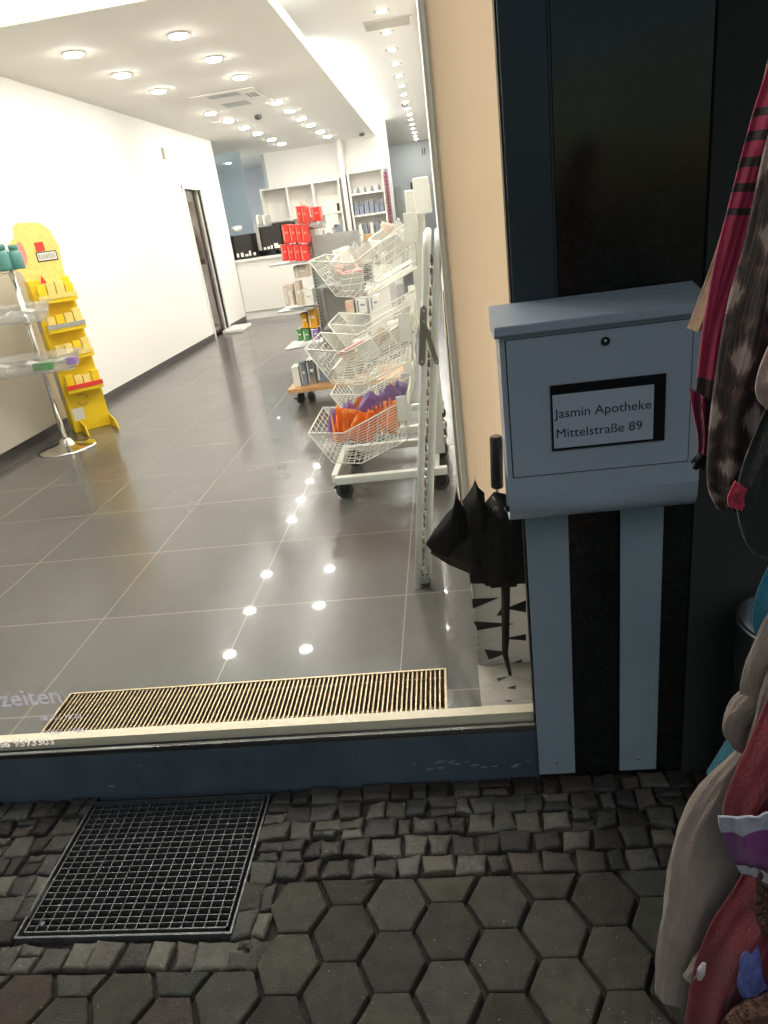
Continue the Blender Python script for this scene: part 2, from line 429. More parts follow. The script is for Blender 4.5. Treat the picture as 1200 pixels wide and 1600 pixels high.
simple('floor_plinth', 'white_lacquer', 'flat white plinth on the floor at the end of the white side wall', 'plinth', ((XL + .01, 10.6, ZF), (XL + .32, 11.2, ZF + .05)), bev=.01)

wall_thing('back_wall', 'wall', 'white rear wall above and behind the white shelf units', ((-3.25, 15.1, ZF), (-.80, 15.25, ZH)))
wall_thing('shop_wall', 'wall', 'right inner shop wall seen almost edge on beside the beige column', ((.004, 1.925, ZF), (.016, 20.5, ZH)))
t = thing('corridor_wall', 'grey wall with pale door at the far end of the corridor', 'wall', (-.8, 20.5, ZF))
MB().box((-3.2, 20.5, ZF), (.02, 20.65, ZH)).build('wall_face', 'grey_wall', t)
p0, p1 = P(617, 292, Y=20.4), P(638, 400, Y=20.4)
MB().box((p0.x, 20.44, ZF), (p1.x, 20.49, p0.z)).build('door', 'shelf_grey', t)
p0, p1 = P(641, 285, Y=20.4), P(662, 400, Y=20.4)
MB().box((p0.x, 20.45, ZF), (p1.x, 20.492, p0.z)).build('dark_door', 'black', t)
MB().box((-.20, 20.42, 2.86), (-.18, 20.49, 3.02)).box((-.14, 20.42, 2.86), (-.12, 20.49, 3.02)).build('wall_bracket', 'black', t)
wall_thing('back_room_wall', 'grey_wall', 'pale blue grey rear wall of the room behind the counter', ((-9, 18, ZF), (-3.2, 18.15, ZH)), ((-9.1, 12.1, ZF), (-9, 18.15, ZH)))
wall_thing('room_divider', 'grey_wall', 'short wall closing the back room beside the rear shelves', ((-3.35, 15.26, ZF), (-3.25, 18, ZH)))
wall_thing('wall_pier', 'board', 'narrow grey brown pier behind the end of the white side wall', ((-4.35, 14.2, ZF), (-4.2, 14.4, ZC)))
wall_thing('back_room_partition', 'wall', 'white front wall of the back room left of the counter', ((-9, 12.0, ZF), (XL - .152, 12.12, ZH)))

# =================================================================== SHOP FRONT (outside)
FX0, FX1 = -4.3, .144
t = thing('shop_window', 'large shop window with dark sheet metal base and clear pane', 'window', (-2, YG, 0))
MB().box((FX0, YG, -.02), (FX1, YG + .04, .158)).build('base_cladding', 'sill', t)
mm_ = MB().box((FX0, YG + .008, .158), (FX1, YG + .05, .172)); mm_.build('gasket', 'black', t)
MB().box((FX0, YG + .002, .172), (FX1, YG + .012, .176)).box((FX0, YG + .0, .1575), (FX1, YG + .0075, .1605)).build('bead', 'steel', t)
MB().box((FX0, YG + .026, .1722), (FX1, YG + .06, .203)).build('inner_sill', 'cream_sill', t)
MB().box((FX0, YG + .012, .172), (FX1, YG + .02, 3.16)).build('glass_pane', 'glass', t)
MB().box((FX0, YG - .01, 3.16), (FX1, YG + .06, 3.26)).build('head_rail', 'frame', t)
# scuffs on the base cladding
sc = MB(); random.seed(5)
for k in range(26):
    cx = random.gauss(-.02, .10) if k < 20 else random.uniform(-1.2, .1); cz = random.uniform(.035, .07) if k < 20 else random.uniform(.02, .13); n = 7; s_ = random.uniform(.002, .011)
    sc.face([sc.v((cx + s_ * random.uniform(.6, 1.7) * math.cos(a * math.tau / n), YG - .0008, cz + s_ * .38 * random.uniform(.4, 1.3) * math.sin(a * math.tau / n))) for a in range(n)])
sc.build('scuff_marks', mat('bare_scuff', (.20, .24, .28), .8), t)
# lettering film on the pane, bottom left (its start is cut off by the picture's edge)
ylet = YG + .0105
for body, size, pr, zz, bold in (('Öffnungszeiten', .080, (98, 1098), None, .0006), ('08:00 - 18:30', .024, (128, 1122), None, .0004), ('09:00 - 14:00', .024, (133, 1144), None, .0004), ('02366 9593303', .038, (86, 1163), None, .0006)):
    pe = P(pr[0], pr[1], Y=ylet); tb, wd = text_bm(body, size, (0, 0, 0), (1, 0, 0), (0, 0, 1), bold=bold)
    for v in tb.bm.verts: v.co += V(pe.x - wd, ylet, pe.z)
    tb.build('lettering', 'letters2' if '95' in body else 'letters', t)

t = thing('door_post', 'dark blue grey metal frame post between the window and black stone', 'frame', (.19, YG, 0))
MB().box((FX1, YG - .004, 0), (.232, YG + .09, 3.26), .002).build('post', 'frame', t)
MB().box((FX1 - .004, YG + .006, .176), (FX1 - .0005, YG + .03, 3.16)).build('rubber_seal', 'black', t)
MB().box((.2325, YG - .003, 0), (.2365, YG + .05, 3.26)).build('edge_strip', 'steel' if False else 'frame', t)
simple('stone_pilaster', 'granite', 'black polished stone pilaster behind the mailbox', 'pilaster', ((.237, YG + .002, -.02), (.53, YG + .2, 3.26)), bev=.002)
simple('facade_wall', 'wall_dark', 'dark green grey wall behind the hanging clothes and the bin', 'wall', ((.531, YG - .006, -.02), (4.2, YG + .2, 3.26)))
simple('facade_wall', 'wall_dark', 'dark upper shop front wall above the window', 'wall', ((-4.3, YG, 3.262), (4.2, YG + .25, 6.5)))
simple('facade_wall', 'granite', 'black stone pier at the far left end of the window', 'wall', ((-5.4, YG - .002, -.02), (FX0 - .001, YG + .2, 3.26)))

t = thing('awning', 'dark awning over the whole shop front, above the picture', 'awning', (0, YG, 2.75))
MB().box((-5.4, .25, 2.78), (4.2, YG - .012, 2.84)).build('roof_sheet', 'frame', t)
MB().box((-5.4, .22, 2.66), (4.2, .249, 2.86)).build('valance', 'frame', t)
# =================================================================== WINDOW AREA INSIDE
# illuminated beige column with a patterned lower part
t = thing('illuminated_column', 'softly lit beige column with a grey and black triangle pattern at its foot', 'column', (.15, 1.85, ZF))
CY = 1.80; CX0, CX1 = .019, .46; ZS = .585
MB().box((CX0, CY, ZS), (CX1, CY + .004, 3.1)).box((CX0, CY + .004, ZS), (CX0 + .003, CY + .12, 3.1)).build('fabric_wrap', 'column', t)
MB().box((CX0 + .01, CY + .09, ZF + .01), (CX1 - .01, CY + .1, 3.09)).build('light_panel', 'column_lamp', t)
MB().box((CX0 - .013, CY - .002, ZF), (CX1, CY + .002, ZS)).box((CX0 - .013, CY + .002, ZF), (CX0 - .01, CY + .12, ZS)).build('foot_panel', 'column_low', t)
MB().box((CX0 - .004, CY - .004, ZS), (CX0 - .0005, CY + .01, 3.1)).box((CX0 - .007, CY + .02, ZS), (CX0 - .0042, CY + .03, 3.1)).build('edge_trim', 'white_metal', t)
MB().box((CX0 + .0, CY + .104, ZF), (CX1, CY + .12, 3.1)).build('back_panel', 'white_metal', t)
# black triangles (photo positions, on the panel)
tri = MB()
TR = [[(737, 936), (780, 934), (739, 951)], [(790, 951), (822, 938), (822, 957)], [(740, 971), (804, 975), (746, 985)], [(786, 998), (822, 991), (822, 1001)],
      [(757, 1015), (796, 1019), (764, 1031)], [(776, 962), (790, 940), (792, 962)], [(798, 1037), (816, 1030), (814, 1039)]]
for q in TR:
    MB().prism([P(x, y, Y=CY - .0035) for x, y in q], (0, .0012, 0)).build('black_triangle', 'ink', t)
# creases as thin pale ridges
cr = MB()
for a, b in (((740, 955), (822, 925)), ((741, 990), (822, 1005)), ((744, 1013), (780, 1003)), ((746, 1038), (822, 1017))):
    cr.tube([P(*a, Y=CY - .003), P(*b, Y=CY - .003)], .0006, 4)
cr.build('crease_and_reflection_lines', 'white_metal', t)
mb = MB().box((.0, 1.590, ZF + .001), (.20, CY - .003, ZF + .006))
mb = tag(mb.build('plinth_sheet', mat('grey_plinth_film', (.34, .31, .27), .3, var=.1, vscale=10)), 'grey film sheet on the floor in front of the beige column', 'floor sheet')
tri = MB()
for q in ([(776, 1060), (795, 1057), (778, 1064)], [(792, 1075), (806, 1071), (805, 1077)], [(788, 1094), (801, 1094), (796, 1097)]):
    MB().prism([P(x, y, z=ZF + .0068) for x, y in q], (0, 0, .0006)).build('black_triangle', 'ink', mb)  # drawn so that the sheet seems to reflect the foot pattern
for a, b in (((745, 1050), (790, 1042)), ((750, 1078), (820, 1060)), ((752, 1100), (822, 1096)), ((748, 1072), (778, 1068))):
    pass
cr = MB()
for a, b in (((746, 1048), (786, 1040)), ((748, 1078), (800, 1058)), ((752, 1101), (822, 1092)), ((748, 1070), (778, 1066)), ((800, 1079), (824, 1077))):
    cr.tube([P(*a, z=ZF + .0066), P(*b, z=ZF + .0066)], .0007, 4)
cr.build('crease_and_reflection_lines', 'white_metal', mb)  # pale lines painted for the reflected look of the sheet

# umbrella leaning at the column, tip down
t = thing('umbrella', 'loosely folded black umbrella standing tip down before the beige column', 'umbrella', P(798, 1055, Y=1.74))
UY = 1.72
tip = P(797, 1054, Y=1.735); s1 = P(790, 1000, Y=UY); s2 = P(790, 905, Y=UY); top = P(776, 700, Y=UY)
MB().tube([tip, P(789, 1020, Y=UY), s1, s2], [.005, .0085, .011, .013], 10).build('ferrule', 'umbrella', t)
MB().tube([s2, P(776, 765, Y=UY)], .005, 8).build('shaft', 'steel', t)
hb = MB(); a_ = P(777, 762, Y=UY); b_ = P(775, 682, Y=UY); hb.tube([a_, a_ + (b_ - a_) * .02, a_ + (b_ - a_) * .97, b_], [.013, .0165, .0165, .014], 16)
hnd = hb.build('handle', 'black', t)
MB().tube([b_, b_ + V(0, 0, .002)], .013, 16).build('handle_cap', 'hinge', hnd)
# canopy: pleated, eight panels, rib ends up; a star section that widens upward, wide on the left
can = MB(); NR = 8
levels = [(912, .050, .3), (893, .062, .35), (862, .078, .45), (830, .082, .5), (800, .076, .5)]
tips = {0: (830, 790), 1: (800, 768), 2: (772, 771), 3: (742, 750), 4: (713, 765), 5: (667, 850), 6: (735, 800), 7: (812, 800)}
ax = lambda y: P(786 - (905 - y) * .03 + 0, y, Y=UY)
rings = []
for li, (yy, r, pl) in enumerate(levels):
    c = ax(yy); ring = []
    for k in range(NR * 2):
        th = math.tau * k / (NR * 2)
        rr = r * (1.0 if k % 2 == 0 else 1 - pl)
        ex = 1.0
        if math.cos(th) < -.2: ex = 1.0 + .55 * li / 4
        ring.append(c + V(rr * math.cos(th) * ex, rr * math.sin(th) * .55, random.uniform(-.004, .004)))
    rings.append(ring)
# measured outline of the left flap and pointed rib ends
def flap(pts, y0, y1):
    q = [P(x, y, Y=y0 + (y1 - y0) * i / (len(pts) - 1)) for i, (x, y) in enumerate(pts)]
    return q
vr = [[can.v(p) for p in r] for r in rings]
for a, b in zip(vr, vr[1:]):
    for k in range(NR * 2): can.face([a[k], a[(k + 1) % 16], b[(k + 1) % 16], b[k]], smooth=True)
can.face(vr[0][::-1])
cvt = can.v(ax(905))
def fold(outline, Yc, bulge, can=can):
    """a loose cloth flap: outline with thickness and a soft central fold"""
    fr = [P(x, y, Y=Yc) for x, y in outline]; c = sum(fr, V(0, 0, 0)) / len(fr)
    f1 = [can.v(p) for p in fr]; mid = can.v(c + V(0, -bulge, 0)); bk = can.v(c + V(0, bulge * .6, 0)); n = len(f1)
    for i in range(n):
        can.face([f1[i], f1[(i + 1) % n], mid], smooth=True); can.face([f1[(i + 1) % n], f1[i], bk], smooth=True)
fold([(735, 912), (733, 896), (700, 882), (672, 864), (692, 830), (735, 800), (772, 830), (785, 880), (785, 912)], 1.712, .03)
fold([(665, 850), (680, 826), (700, 800), (711, 790), (713, 765), (716, 778), (720, 785), (728, 800), (735, 850), (700, 872), (675, 862)], 1.70, .018)
fold([(722, 783), (732, 770), (738, 760), (742, 749), (748, 762), (757, 770), (758, 786), (770, 830), (760, 880), (735, 860)], 1.705, .024)
fold([(757, 786), (772, 768), (792, 772), (822, 790), (826, 912), (780, 913), (762, 870)], 1.71, .028)
can.build('canopy', 'umbrella', t)
for x, y in ((713, 764), (742, 749)): MB().tube([P(x, y, Y=1.70), P(x, y - 5, Y=1.70)], [.0014, .0006], 6).build('rib_end', 'steel', t)
for k in range(5):
    x, y = random.uniform(765, 790), random.uniform(775, 805)
    MB().tube([P(x, y, Y=1.685), P(x + random.uniform(-5, 5), y + 7, Y=1.683)], .0017, 6).build('rib_end', 'steel', t)

# floor convector grille
t = thing('floor_grille', 'long convector grille of steel bars set in the tiles behind the window', 'floor grille', ((QX0 + QX1) / 2, 1.69, ZF))
b_ = .007
MB().box((QX0, QY0, ZF - .012), (QX0 + b_, QY1, ZF + .004)).box((QX1 - b_, QY0, ZF - .012), (QX1, QY1, ZF + .004)).box((QX0 + b_, QY1 - b_, ZF - .012), (QX1 - b_, QY1, ZF + .004)).box((QX0 + b_, QY0, ZF - .012), (QX1 - b_, QY0 + b_, ZF + .004)).build('frame', 'grille', t)
mb = MB(); nb = 88
for i in range(1, nb):
    x = QX0 + b_ + (QX1 - QX0 - 2 * b_) * i / nb
    mb.box((x - .0021, QY0 + b_, ZF - .014), (x + .0021, QY1 - b_, ZF + .002))
mb.tube([(QX0, QY1 - .035, ZF - .009), (QX1, QY1 - .035, ZF - .009)], .003, 6).tube([(QX0, QY0 + .035, ZF - .009), (QX1, QY0 + .035, ZF - .009)], .003, 6)
mb.build('bars', 'grille', t)
mb = MB(); mb.box((QX0, QY0, ZF - .17), (QX1, QY1, ZF - .165)).box((QX0 - .004, QY0, ZF - .17), (QX0, QY1, ZF - .001)).box((QX1, QY0, ZF - .17), (QX1 + .004, QY1, ZF - .001)).box((QX0, QY1, ZF - .17), (QX1, QY1 + .004, ZF - .001)).box((QX0, QY0 - .004, ZF - .17), (QX1, QY0, ZF - .001))
mb.build('trough', mat('trough_paint', (.42, .29, .17), .6), t)
mb = MB()
for k in range(2): mb.tube([(QX0, 1.66 + k * .06, ZF - .07), (QX1, 1.66 + k * .06, ZF - .07)], .011, 10)
for i in range(120): x = QX0 + .05 + i * .0097; mb.box((x, 1.635, ZF - .10), (x + .0012, 1.745, ZF - .045))
mb.build('convector', 'convector', t)

# =================================================================== LIGHT-WELL GRATE
t = thing('light_well_grate', 'square steel mesh grate over a dark pit in the cobbles', 'grate', ((GX0 + GX1) / 2, (GY0 + GY1) / 2, 0))
f_ = .016
mb = MB().box((GX0, GY0, -.03), (GX1, GY0 + .005, .002)).box((GX0, GY1 - .005, -.03), (GX1, GY1, .002)).box((GX0, GY0 + .005, -.03), (GX0 + .005, GY1 - .005, .002)).box((GX1 - .005, GY0 + .005, -.03), (GX1, GY1 - .005, .002))
mb.build('angle_frame', 'galv', t)
mb = MB(); ax0, ax1, ay0, ay1 = GX0 + f_, GX1 - f_, GY0 + f_, GY1 - .008
for a, b in (((ax0, ay0), (ax1, ay0 + .003)), ((ax0, ay1 - .003), (ax1, ay1)), ((ax0, ay0), (ax0 + .003, ay1)), ((ax1 - .003, ay0), (ax1, ay1))):
    mb.box((a[0], a[1], -.026), (b[0], b[1], .0))
for i in range(1, 18): x = ax0 + (ax1 - ax0) * i / 18; mb.box((x - .0011, ay0 + .003, -.024), (x + .0011, ay1 - .003, -.0006))
for j in range(1, 22): y = ay0 + (ay1 - ay0) * j / 22; mb.box((ax0 + .003, y - .0009, -.018), (ax1 - .003, y + .0009, -.0016))
for x, y in ((ax0 + .038, ay0 + .022),): mb.lathe((x, y, 0), [(.0075, -.001), (.0075, .0012), (.003, .0018)], 16)
mb.build('mesh', 'galv', t)
mb = MB().box((GX0, GY0, -.5), (GX1, GY1, -.495))
for a, b in (((GX0 - .01, GY0, -.5), (GX0, GY1, -.031)), ((GX1, GY0, -.5), (GX1 + .01, GY1, -.031)), ((GX0, GY0 - .01, -.5), (GX1, GY0, -.031)), ((GX0, GY1, -.5), (GX1, GY1 + .01, -.031))): mb.box(a, b)
mb.build('pit', 'cavity', t)

# =================================================================== MAILBOX
t = thing('mailbox', 'pale grey steel mailbox with a name plate on two flat posts', 'mailbox', (.29, 1.49, 0))
BX0, BX1, FY, BY = .101, .495, 1.400, 1.508
# housing: side profile in Y-Z pushed along X (front skin, rolled bottom)
pf = [(FY, 1.252)] + [(FY, .955)]
rr = .052; cy_, cz_ = FY + rr, .888
pf += [(FY, cz_ + .02)]
for k in range(9):
    a = math.pi + k * math.radians(112) / 8; pf.append((cy_ + rr * math.cos(a), cz_ + rr * .95 * math.sin(a)))
pf_b = [(y + .0035, z + .0015) for y, z in pf]
sk = MB(); n = len(pf)
a0 = [sk.v((BX0, y, z)) for y, z in pf]; a1 = [sk.v((BX1, y, z)) for y, z in pf]; b0 = [sk.v((BX0, y, z)) for y, z in pf_b]; b1 = [sk.v((BX1, y, z)) for y, z in pf_b]
for i in range(n - 1):
    sm = i > 1
    sk.face([a0[i], a0[i + 1], a1[i + 1], a1[i]], smooth=sm); sk.face([b0[i], b1[i], b1[i + 1], b0[i + 1]], smooth=sm)
    sk.face([a0[i], b0[i], b0[i + 1], a0[i + 1]]); sk.face([a1[i], a1[i + 1], b1[i + 1], b1[i]])
sk.face([a0[0], a1[0], b1[0], b0[0]]); sk.face([a0[-1], b0[-1], b1[-1], a1[-1]])
fs = sk.build('front_shell', 'mailbox', t)
mb = MB()
mb.box((BX0 + .001, FY + .0036, .945), (BX0 + .004, BY, 1.25)); mb.box((BX1 - .004, FY + .0036, .945), (BX1 - .001, BY, 1.25))
mb.box((BX0 + .004, FY + .0036, .945), (BX1 - .004, BY - .0025, .948)); mb.box((BX0 + .001, BY - .002, .845), (BX1 - .001, BY, 1.25))
mb.build('housing', 'mailbox', t)
# door panel with a dark joint round it
DX0, DX1, DZ0, DZ1 = .1135, .470, .957, 1.247
MB().box((DX0 - .0022, FY - .0006, DZ0 - .0024), (DX1 + .0022, FY - .0001, DZ1)).build('door_joint', 'ink', t)
dr = MB().box((DX0, FY - .0038, DZ0), (DX1, FY - .0008, DZ1 - .001), .0008).build('door', 'mailbox', t)
# sloping lid
lz0, lz1 = 1.276, 1.302
lid = MB(); q = [(1.380, lz0 - .016), (1.380, lz0), (1.515, lz1), (1.515, lz1 - .034), (1.405, lz0 - .022)]
q = [(1.380, lz0 - .018), (1.380, lz0), (1.512, lz1), (1.512, 1.2505), (1.3985, 1.2505), (1.3985, lz0 - .018)]
lid.prism([(.0915, y, z) for y, z in q], (.412, 0, 0))
bmesh.ops.bevel(lid.bm, geom=[e for e in lid.bm.edges], offset=.0018, segments=2, affect='EDGES')
lid.build('lid', 'mailbox', t)
# lock
lx, lz = .305, 1.2235
lk = MB().lathe((lx, FY - .0042, lz), [(.0085, .0), (.0085, -.003), (.0072, -.0042), (.0062, -.0042), (.006, -.002), (.001, -.002)], 24, 'y').build('lock', 'black', t)
MB().lathe((lx, FY - .0065, lz), [(.0042, .0), (.0042, -.0012), (.001, -.0013)], 20, 'y').build('key_slot', 'steel', lk)
# name plate: black window with paper
yp = FY - .0042
pl = MB(); z0, z1, x0, x1 = 1.010, 1.146, .1965, .420
pl.box((x0, yp - .0016, z0), (x1, yp, z1), .0006)
plo = pl.build('name_plate', 'black_gloss', t)
MB().box((x0 + .003, yp - .0024, z0 + .004), (x1 - .0215, yp - .0018, z1 - .0185)).build('paper_insert', 'paper', plo)
MB().box((x0 - .0015, yp - .003, z0 - .0015), (x1 + .0015, yp - .0001, z0)).box((x0 - .0015, yp - .003, z1), (x1 + .0015, yp - .0001, z1 + .0015)).box((x0 - .0015, yp - .003, z0), (x0, yp - .0001, z1)).box((x1, yp - .003, z0), (x1 + .0015, yp - .0001, z1)).build('plate_rim', 'frame', plo)
for body, zz, xe in (('Jasmin Apotheke', 1.083, .3935), ('Mittelstraße 89', 1.0405, .3765)):
    tb, wd = text_bm(body, .0275, (0, 0, 0), (1, 0, 0), (0, 0, 1), bold=0)
    k = (xe - .2035) / wd
    for v in tb.bm.verts: v.co = V(v.co.x * k + .2035, yp - .0027, v.co.z + zz - .004)
    tb.build('lettering', 'ink', plo)
for xa, xb in ((.1435, .2425), (.3625, .4605)):
    MB().box((xa, 1.511, .014), (xb, 1.516, .90), .001).build('post', 'post', t)
for xa in (.193, .4115):
    for zz in (.055, .80): MB().lathe((xa, 1.5108, zz), [(.004, 0), (.0035, -.002), (.001, -.0028)], 10, 'y').build('screw', 'steel', t)

# =================================================================== WHITE BASKET STANDS
def lerp(a, b, t_): return a + (b - a) * t_
def poly_at(pts, t_):
    L = [0]
    for a, b in zip(pts, pts[1:]): L.append(L[-1] + (b - a).length)
    d = t_ * L[-1]
    for i in range(len(pts) - 1):
        if d <= L[i + 1] + 1e-9: return lerp(pts[i], pts[i + 1], (d - L[i]) / max(1e-9, L[i + 1] - L[i]))
    return pts[-1].copy()
Y1, Y2 = 3.33, 3.83
BASK = [
    ([(482, 677), (520, 723), (564, 724), (637, 687)], [(482, 677), (537, 677), (636, 623)], 'lowest'),
    ([(476, 546), (520, 600), (567, 601), (645, 562)], [(476, 546), (542, 550), (640, 495)], 'middle'),
    ([(483, 408), (525, 463), (573, 466), (652, 418)], [(483, 408), (552, 411), (649, 338)], 'top')]
def caster(parent, x, y, r=.04, sc=1):
    c = MB(); c.lathe((x, y, ZF + r), [(r * .5, -.014), (r, -.010), (r, .010), (r * .5, .014)], 24, 'y')
    w_ = c.build('caster', 'rubber', parent)
    c = MB(); c.lathe((x, y, ZF + r), [(r * .55, -.016), (r * .6, -.0145), (r * .6, .0145), (r * .55, .016)], 20, 'y'); c.build('hub', 'black', w_)
    c = MB(); c.box((x - .022, y - .022, ZF + r * 1.1), (x + .03, y - .017, ZF + r * 2.25), .002).box((x - .022, y + .017, ZF + r * 1.1), (x + .03, y + .022, ZF + r * 2.25), .002).box((x - .022, y - .022, ZF + r * 2.2), (x + .03, y + .022, ZF + r * 2.35), .002)
    c.tube([(x, y, ZF + r * 2.3), (x, y, ZF + r * 2.5)], .008, 10); c.box((x - .055, y - .012, ZF + r * 1.3), (x - .03, y + .012, ZF + r * 1.6), .003).build('fork', 'black', w_)
def make_stand():
    t = thing('basket_stand', 'nearest white wire basket stand, with orange bags in its lowest basket', 'display stand', (-.35, 3.58, ZF), 'white wire basket stands')
    cb = P(652, 735, Y=3.40).x
    MB().box((-.135, 3.545, .30), (-.065, 3.615, 1.60), .006).build('upright', 'white_metal', t)
    MB().box((-.092, 3.50, 1.49), (-.018, 3.60, 1.645), .006).build('head_cap', 'white_metal', t)
    # base: two long feet, cross bar
    b = MB()
    for yy in (Y1 - .01, Y2 + .0):
        b.box((-.64, yy - .02, .268), (-.06, yy + .02, .308), .004)
    b.box((-.66, Y1 + .0, .272), (-.625, Y2 - .0, .318), .004).box((-.15, Y1 + .01, .262), (-.10, Y2 - .02, .302), .004).build('base_frame', 'white_metal', t)
    for x, y in ((-.60, Y1), (-.60, Y2), (-.10, Y1), (-.10, Y2)): caster(t, x, y, .046)
    for bot, rim, nm in BASK:
        B = [P(x, y, Y=Y1) for x, y in bot]; Rm = [P(x, y, Y=Y1) for x, y in rim]; D = V(0, Y2 - Y1, 0)
        m = MB(); th = .0036
        for off in (V(0, 0, 0), D): m.tube([p + off for p in Rm], th, 6); m.tube([p + off for p in B], th, 6); m.tube([B[-1] + off, Rm[-1] + off], th, 6)
        m.tube([Rm[0], Rm[0] + D], th, 6); m.tube([Rm[-1], Rm[-1] + D], th, 6); m.tube([Rm[1], Rm[1] + D * .0 + V(0, 0.0001, 0)], th, 4)
        rim_o = m.build('basket', 'wire', t)
        m = MB(); th = .0016; rows = 14 if nm != 'top' else 6
        for off in (V(0, 0, 0), D):
            for k in range(1, rows):
                f = k / rows; m.tube([poly_at(Rm, s_) * (1 - f) + poly_at(B, s_) * f + off for s_ in (.02, .18, .34, .5, .62, .8, 1)], th, 4, False)
            for s_ in (.2, .4, .5, .6, .7, .8, .9): m.tube([poly_at(Rm, s_) + off, poly_at(B, s_) + off], th * 1.1, 4, False)
        for k in range(1, 30):
            p = poly_at(B + [Rm[-1]], k / 30); m.tube([p, p + D], th, 4, False)
        for k in range(1, 7):
            o_ = D * (k / 7); m.tube([p + o_ for p in B + [Rm[-1]]], th * 1.2, 4, False)
        m.build('wire_mesh', 'wire', rim_o)
        e = Rm[-1]; m = MB(); m.box((e.x - .055, Y1 - .012, e.z - .11), (e.x + .0, Y1 - .007, e.z + .02), .004); m.box((e.x - .055, Y2 + .007, e.z - .11), (e.x, Y2 + .012, e.z + .02), .004)
        m.box((e.x - .004, Y1 - .007, e.z - .07), (e.x + .004, 3.545, e.z - .02)).box((e.x - .004, 3.615, e.z - .07), (e.x + .004, Y2 + .007, e.z - .02))
        m.build('bracket', 'white_metal', rim_o)
    return t
stand = make_stand()
s2_ = dup(stand, delta=(0, .80, 0)); s2_['label'] = 'second white wire basket stand, hidden behind the nearest one'

# goods in the baskets of the nearest stand
def bag(name, c, w_, h_, th, rot, matn, label, cat, group, tilt=0.0):
    m = MB(); m.T = Matrix.Translation(c) @ Matrix.Rotation(rot, 4, 'Z') @ Matrix.Rotation(tilt, 4, 'Y')
    nx, nz = 6, 7; g = {}
    for side in (-1, 1):
        for i in range(nx + 1):
            for j in range(nz + 1):
                u, v_ = i / nx * 2 - 1, j / nz * 2 - 1
                k = max(0, (1 - u ** 4) * (1 - v_ ** 4)) ** .6
                g[side, i, j] = m.v((u * w_ / 2 + random.uniform(-1, 1) * .0055, side * (th / 2 * k * random.uniform(.7, 1.2) + .0007), v_ * h_ / 2 + random.uniform(-1, 1) * .003 + (.004 * (i % 2) if j in (0, nz) else 0)))
        for i in range(nx):
            for j in range(nz): m.face([g[side, i, j], g[side, i + 1, j], g[side, i + 1, j + 1], g[side, i, j + 1]], smooth=True)
    for i in range(nx):
        for j in (0, nz): m.face([g[-1, i, j], g[-1, i + 1, j], g[1, i + 1, j], g[1, i, j]])
    for j in range(nz):
        for i in (0, nx): m.face([g[-1, i, j], g[-1, i, j + 1], g[1, i, j + 1], g[1, i, j]])
    return tag(m.build(name, matn), label, cat, group)
random.seed(11)
nb_ = 16
for k in range(nb_):
    f = k / (nb_ - 1); c = P(lerp(522, 616, f), lerp(672, 655, f) - 5 * math.sin(f * 9), Y=3.40 + .05 * (k % 3))
    bag('sweet_bag', c, random.uniform(.06, .10), random.uniform(.14, .18), .010, math.radians(65 + random.uniform(-45, 45)), 'orange', 'orange foil bag, %s from the left in the front row of the lowest basket' % ORD[k], 'bag', 'foil bags in the lowest basket', math.radians(random.uniform(5, 55)))
for k in range(12):
    f = k / 11; c = P(lerp(520, 625, f), lerp(664, 622, f), Y=3.60 + .06 * (k % 3))
    bag('sweet_bag', c, random.uniform(.09, .13), .17, .018, math.radians(60 + random.uniform(-40, 40)), 'purple' if k % 3 != 1 else 'orange', '%s foil bag, %s from the left in the rear row of the lowest basket' % ('violet' if k % 3 != 1 else 'orange', ORD[k]), 'bag', 'foil bags in the lowest basket', math.radians(random.uniform(20, 50)))
def card(name, c, w_, d_, h_, rotz, tiltx, tilty, matn, label, cat, group=None):
    m = MB(); m.T = Matrix.Translation(c) @ Matrix.Rotation(rotz, 4, 'Z') @ Matrix.Rotation(tilty, 4, 'Y') @ Matrix.Rotation(tiltx, 4, 'X')
    m.box((-w_ / 2, -d_ / 2, -h_ / 2), (w_ / 2, d_ / 2, h_ / 2), min(w_, d_, h_) * .08)
    return tag(m.build(name, matn), label, cat, group)
random.seed(41)
MATS = [('white_box', 'white'), ('foil', 'clear'), ('beige_box', 'beige'), ('white_box', 'white'), ('foil', 'clear'), ('white_box', 'pale')]
for k in range(14):
    f = k / 13; mn, tx = MATS[k % 6]; y_ = lerp(575, 515, f) + 12 * math.sin(k * 2.1)
    fn = bag if k % 3 else (lambda n_, c, a_, b2, th_, rot, m_, *rest: card(n_, c, a_, th_, b2, rot, .2, math.radians(-25), m_, *rest[:3]))
    fn('packet', P(lerp(530, 632, f), y_, Y=3.42 + .06 * (k % 6)), random.uniform(.07, .12), random.uniform(.05, .10), random.uniform(.008, .02), random.uniform(-1.2, 1.2), mn, '%s packet, %s from the front in the middle basket' % (tx, ORD[k]), 'packet', 'packets in the middle basket', *([math.radians(random.uniform(-60, 10))] if k % 3 else []))
card('leaflet', P(548, 543, Y=3.55), .14, .05, .012, 0, 0, math.radians(-20), 'pink', 'dark pink leaflet box lying at the front of the middle basket', 'leaflet')
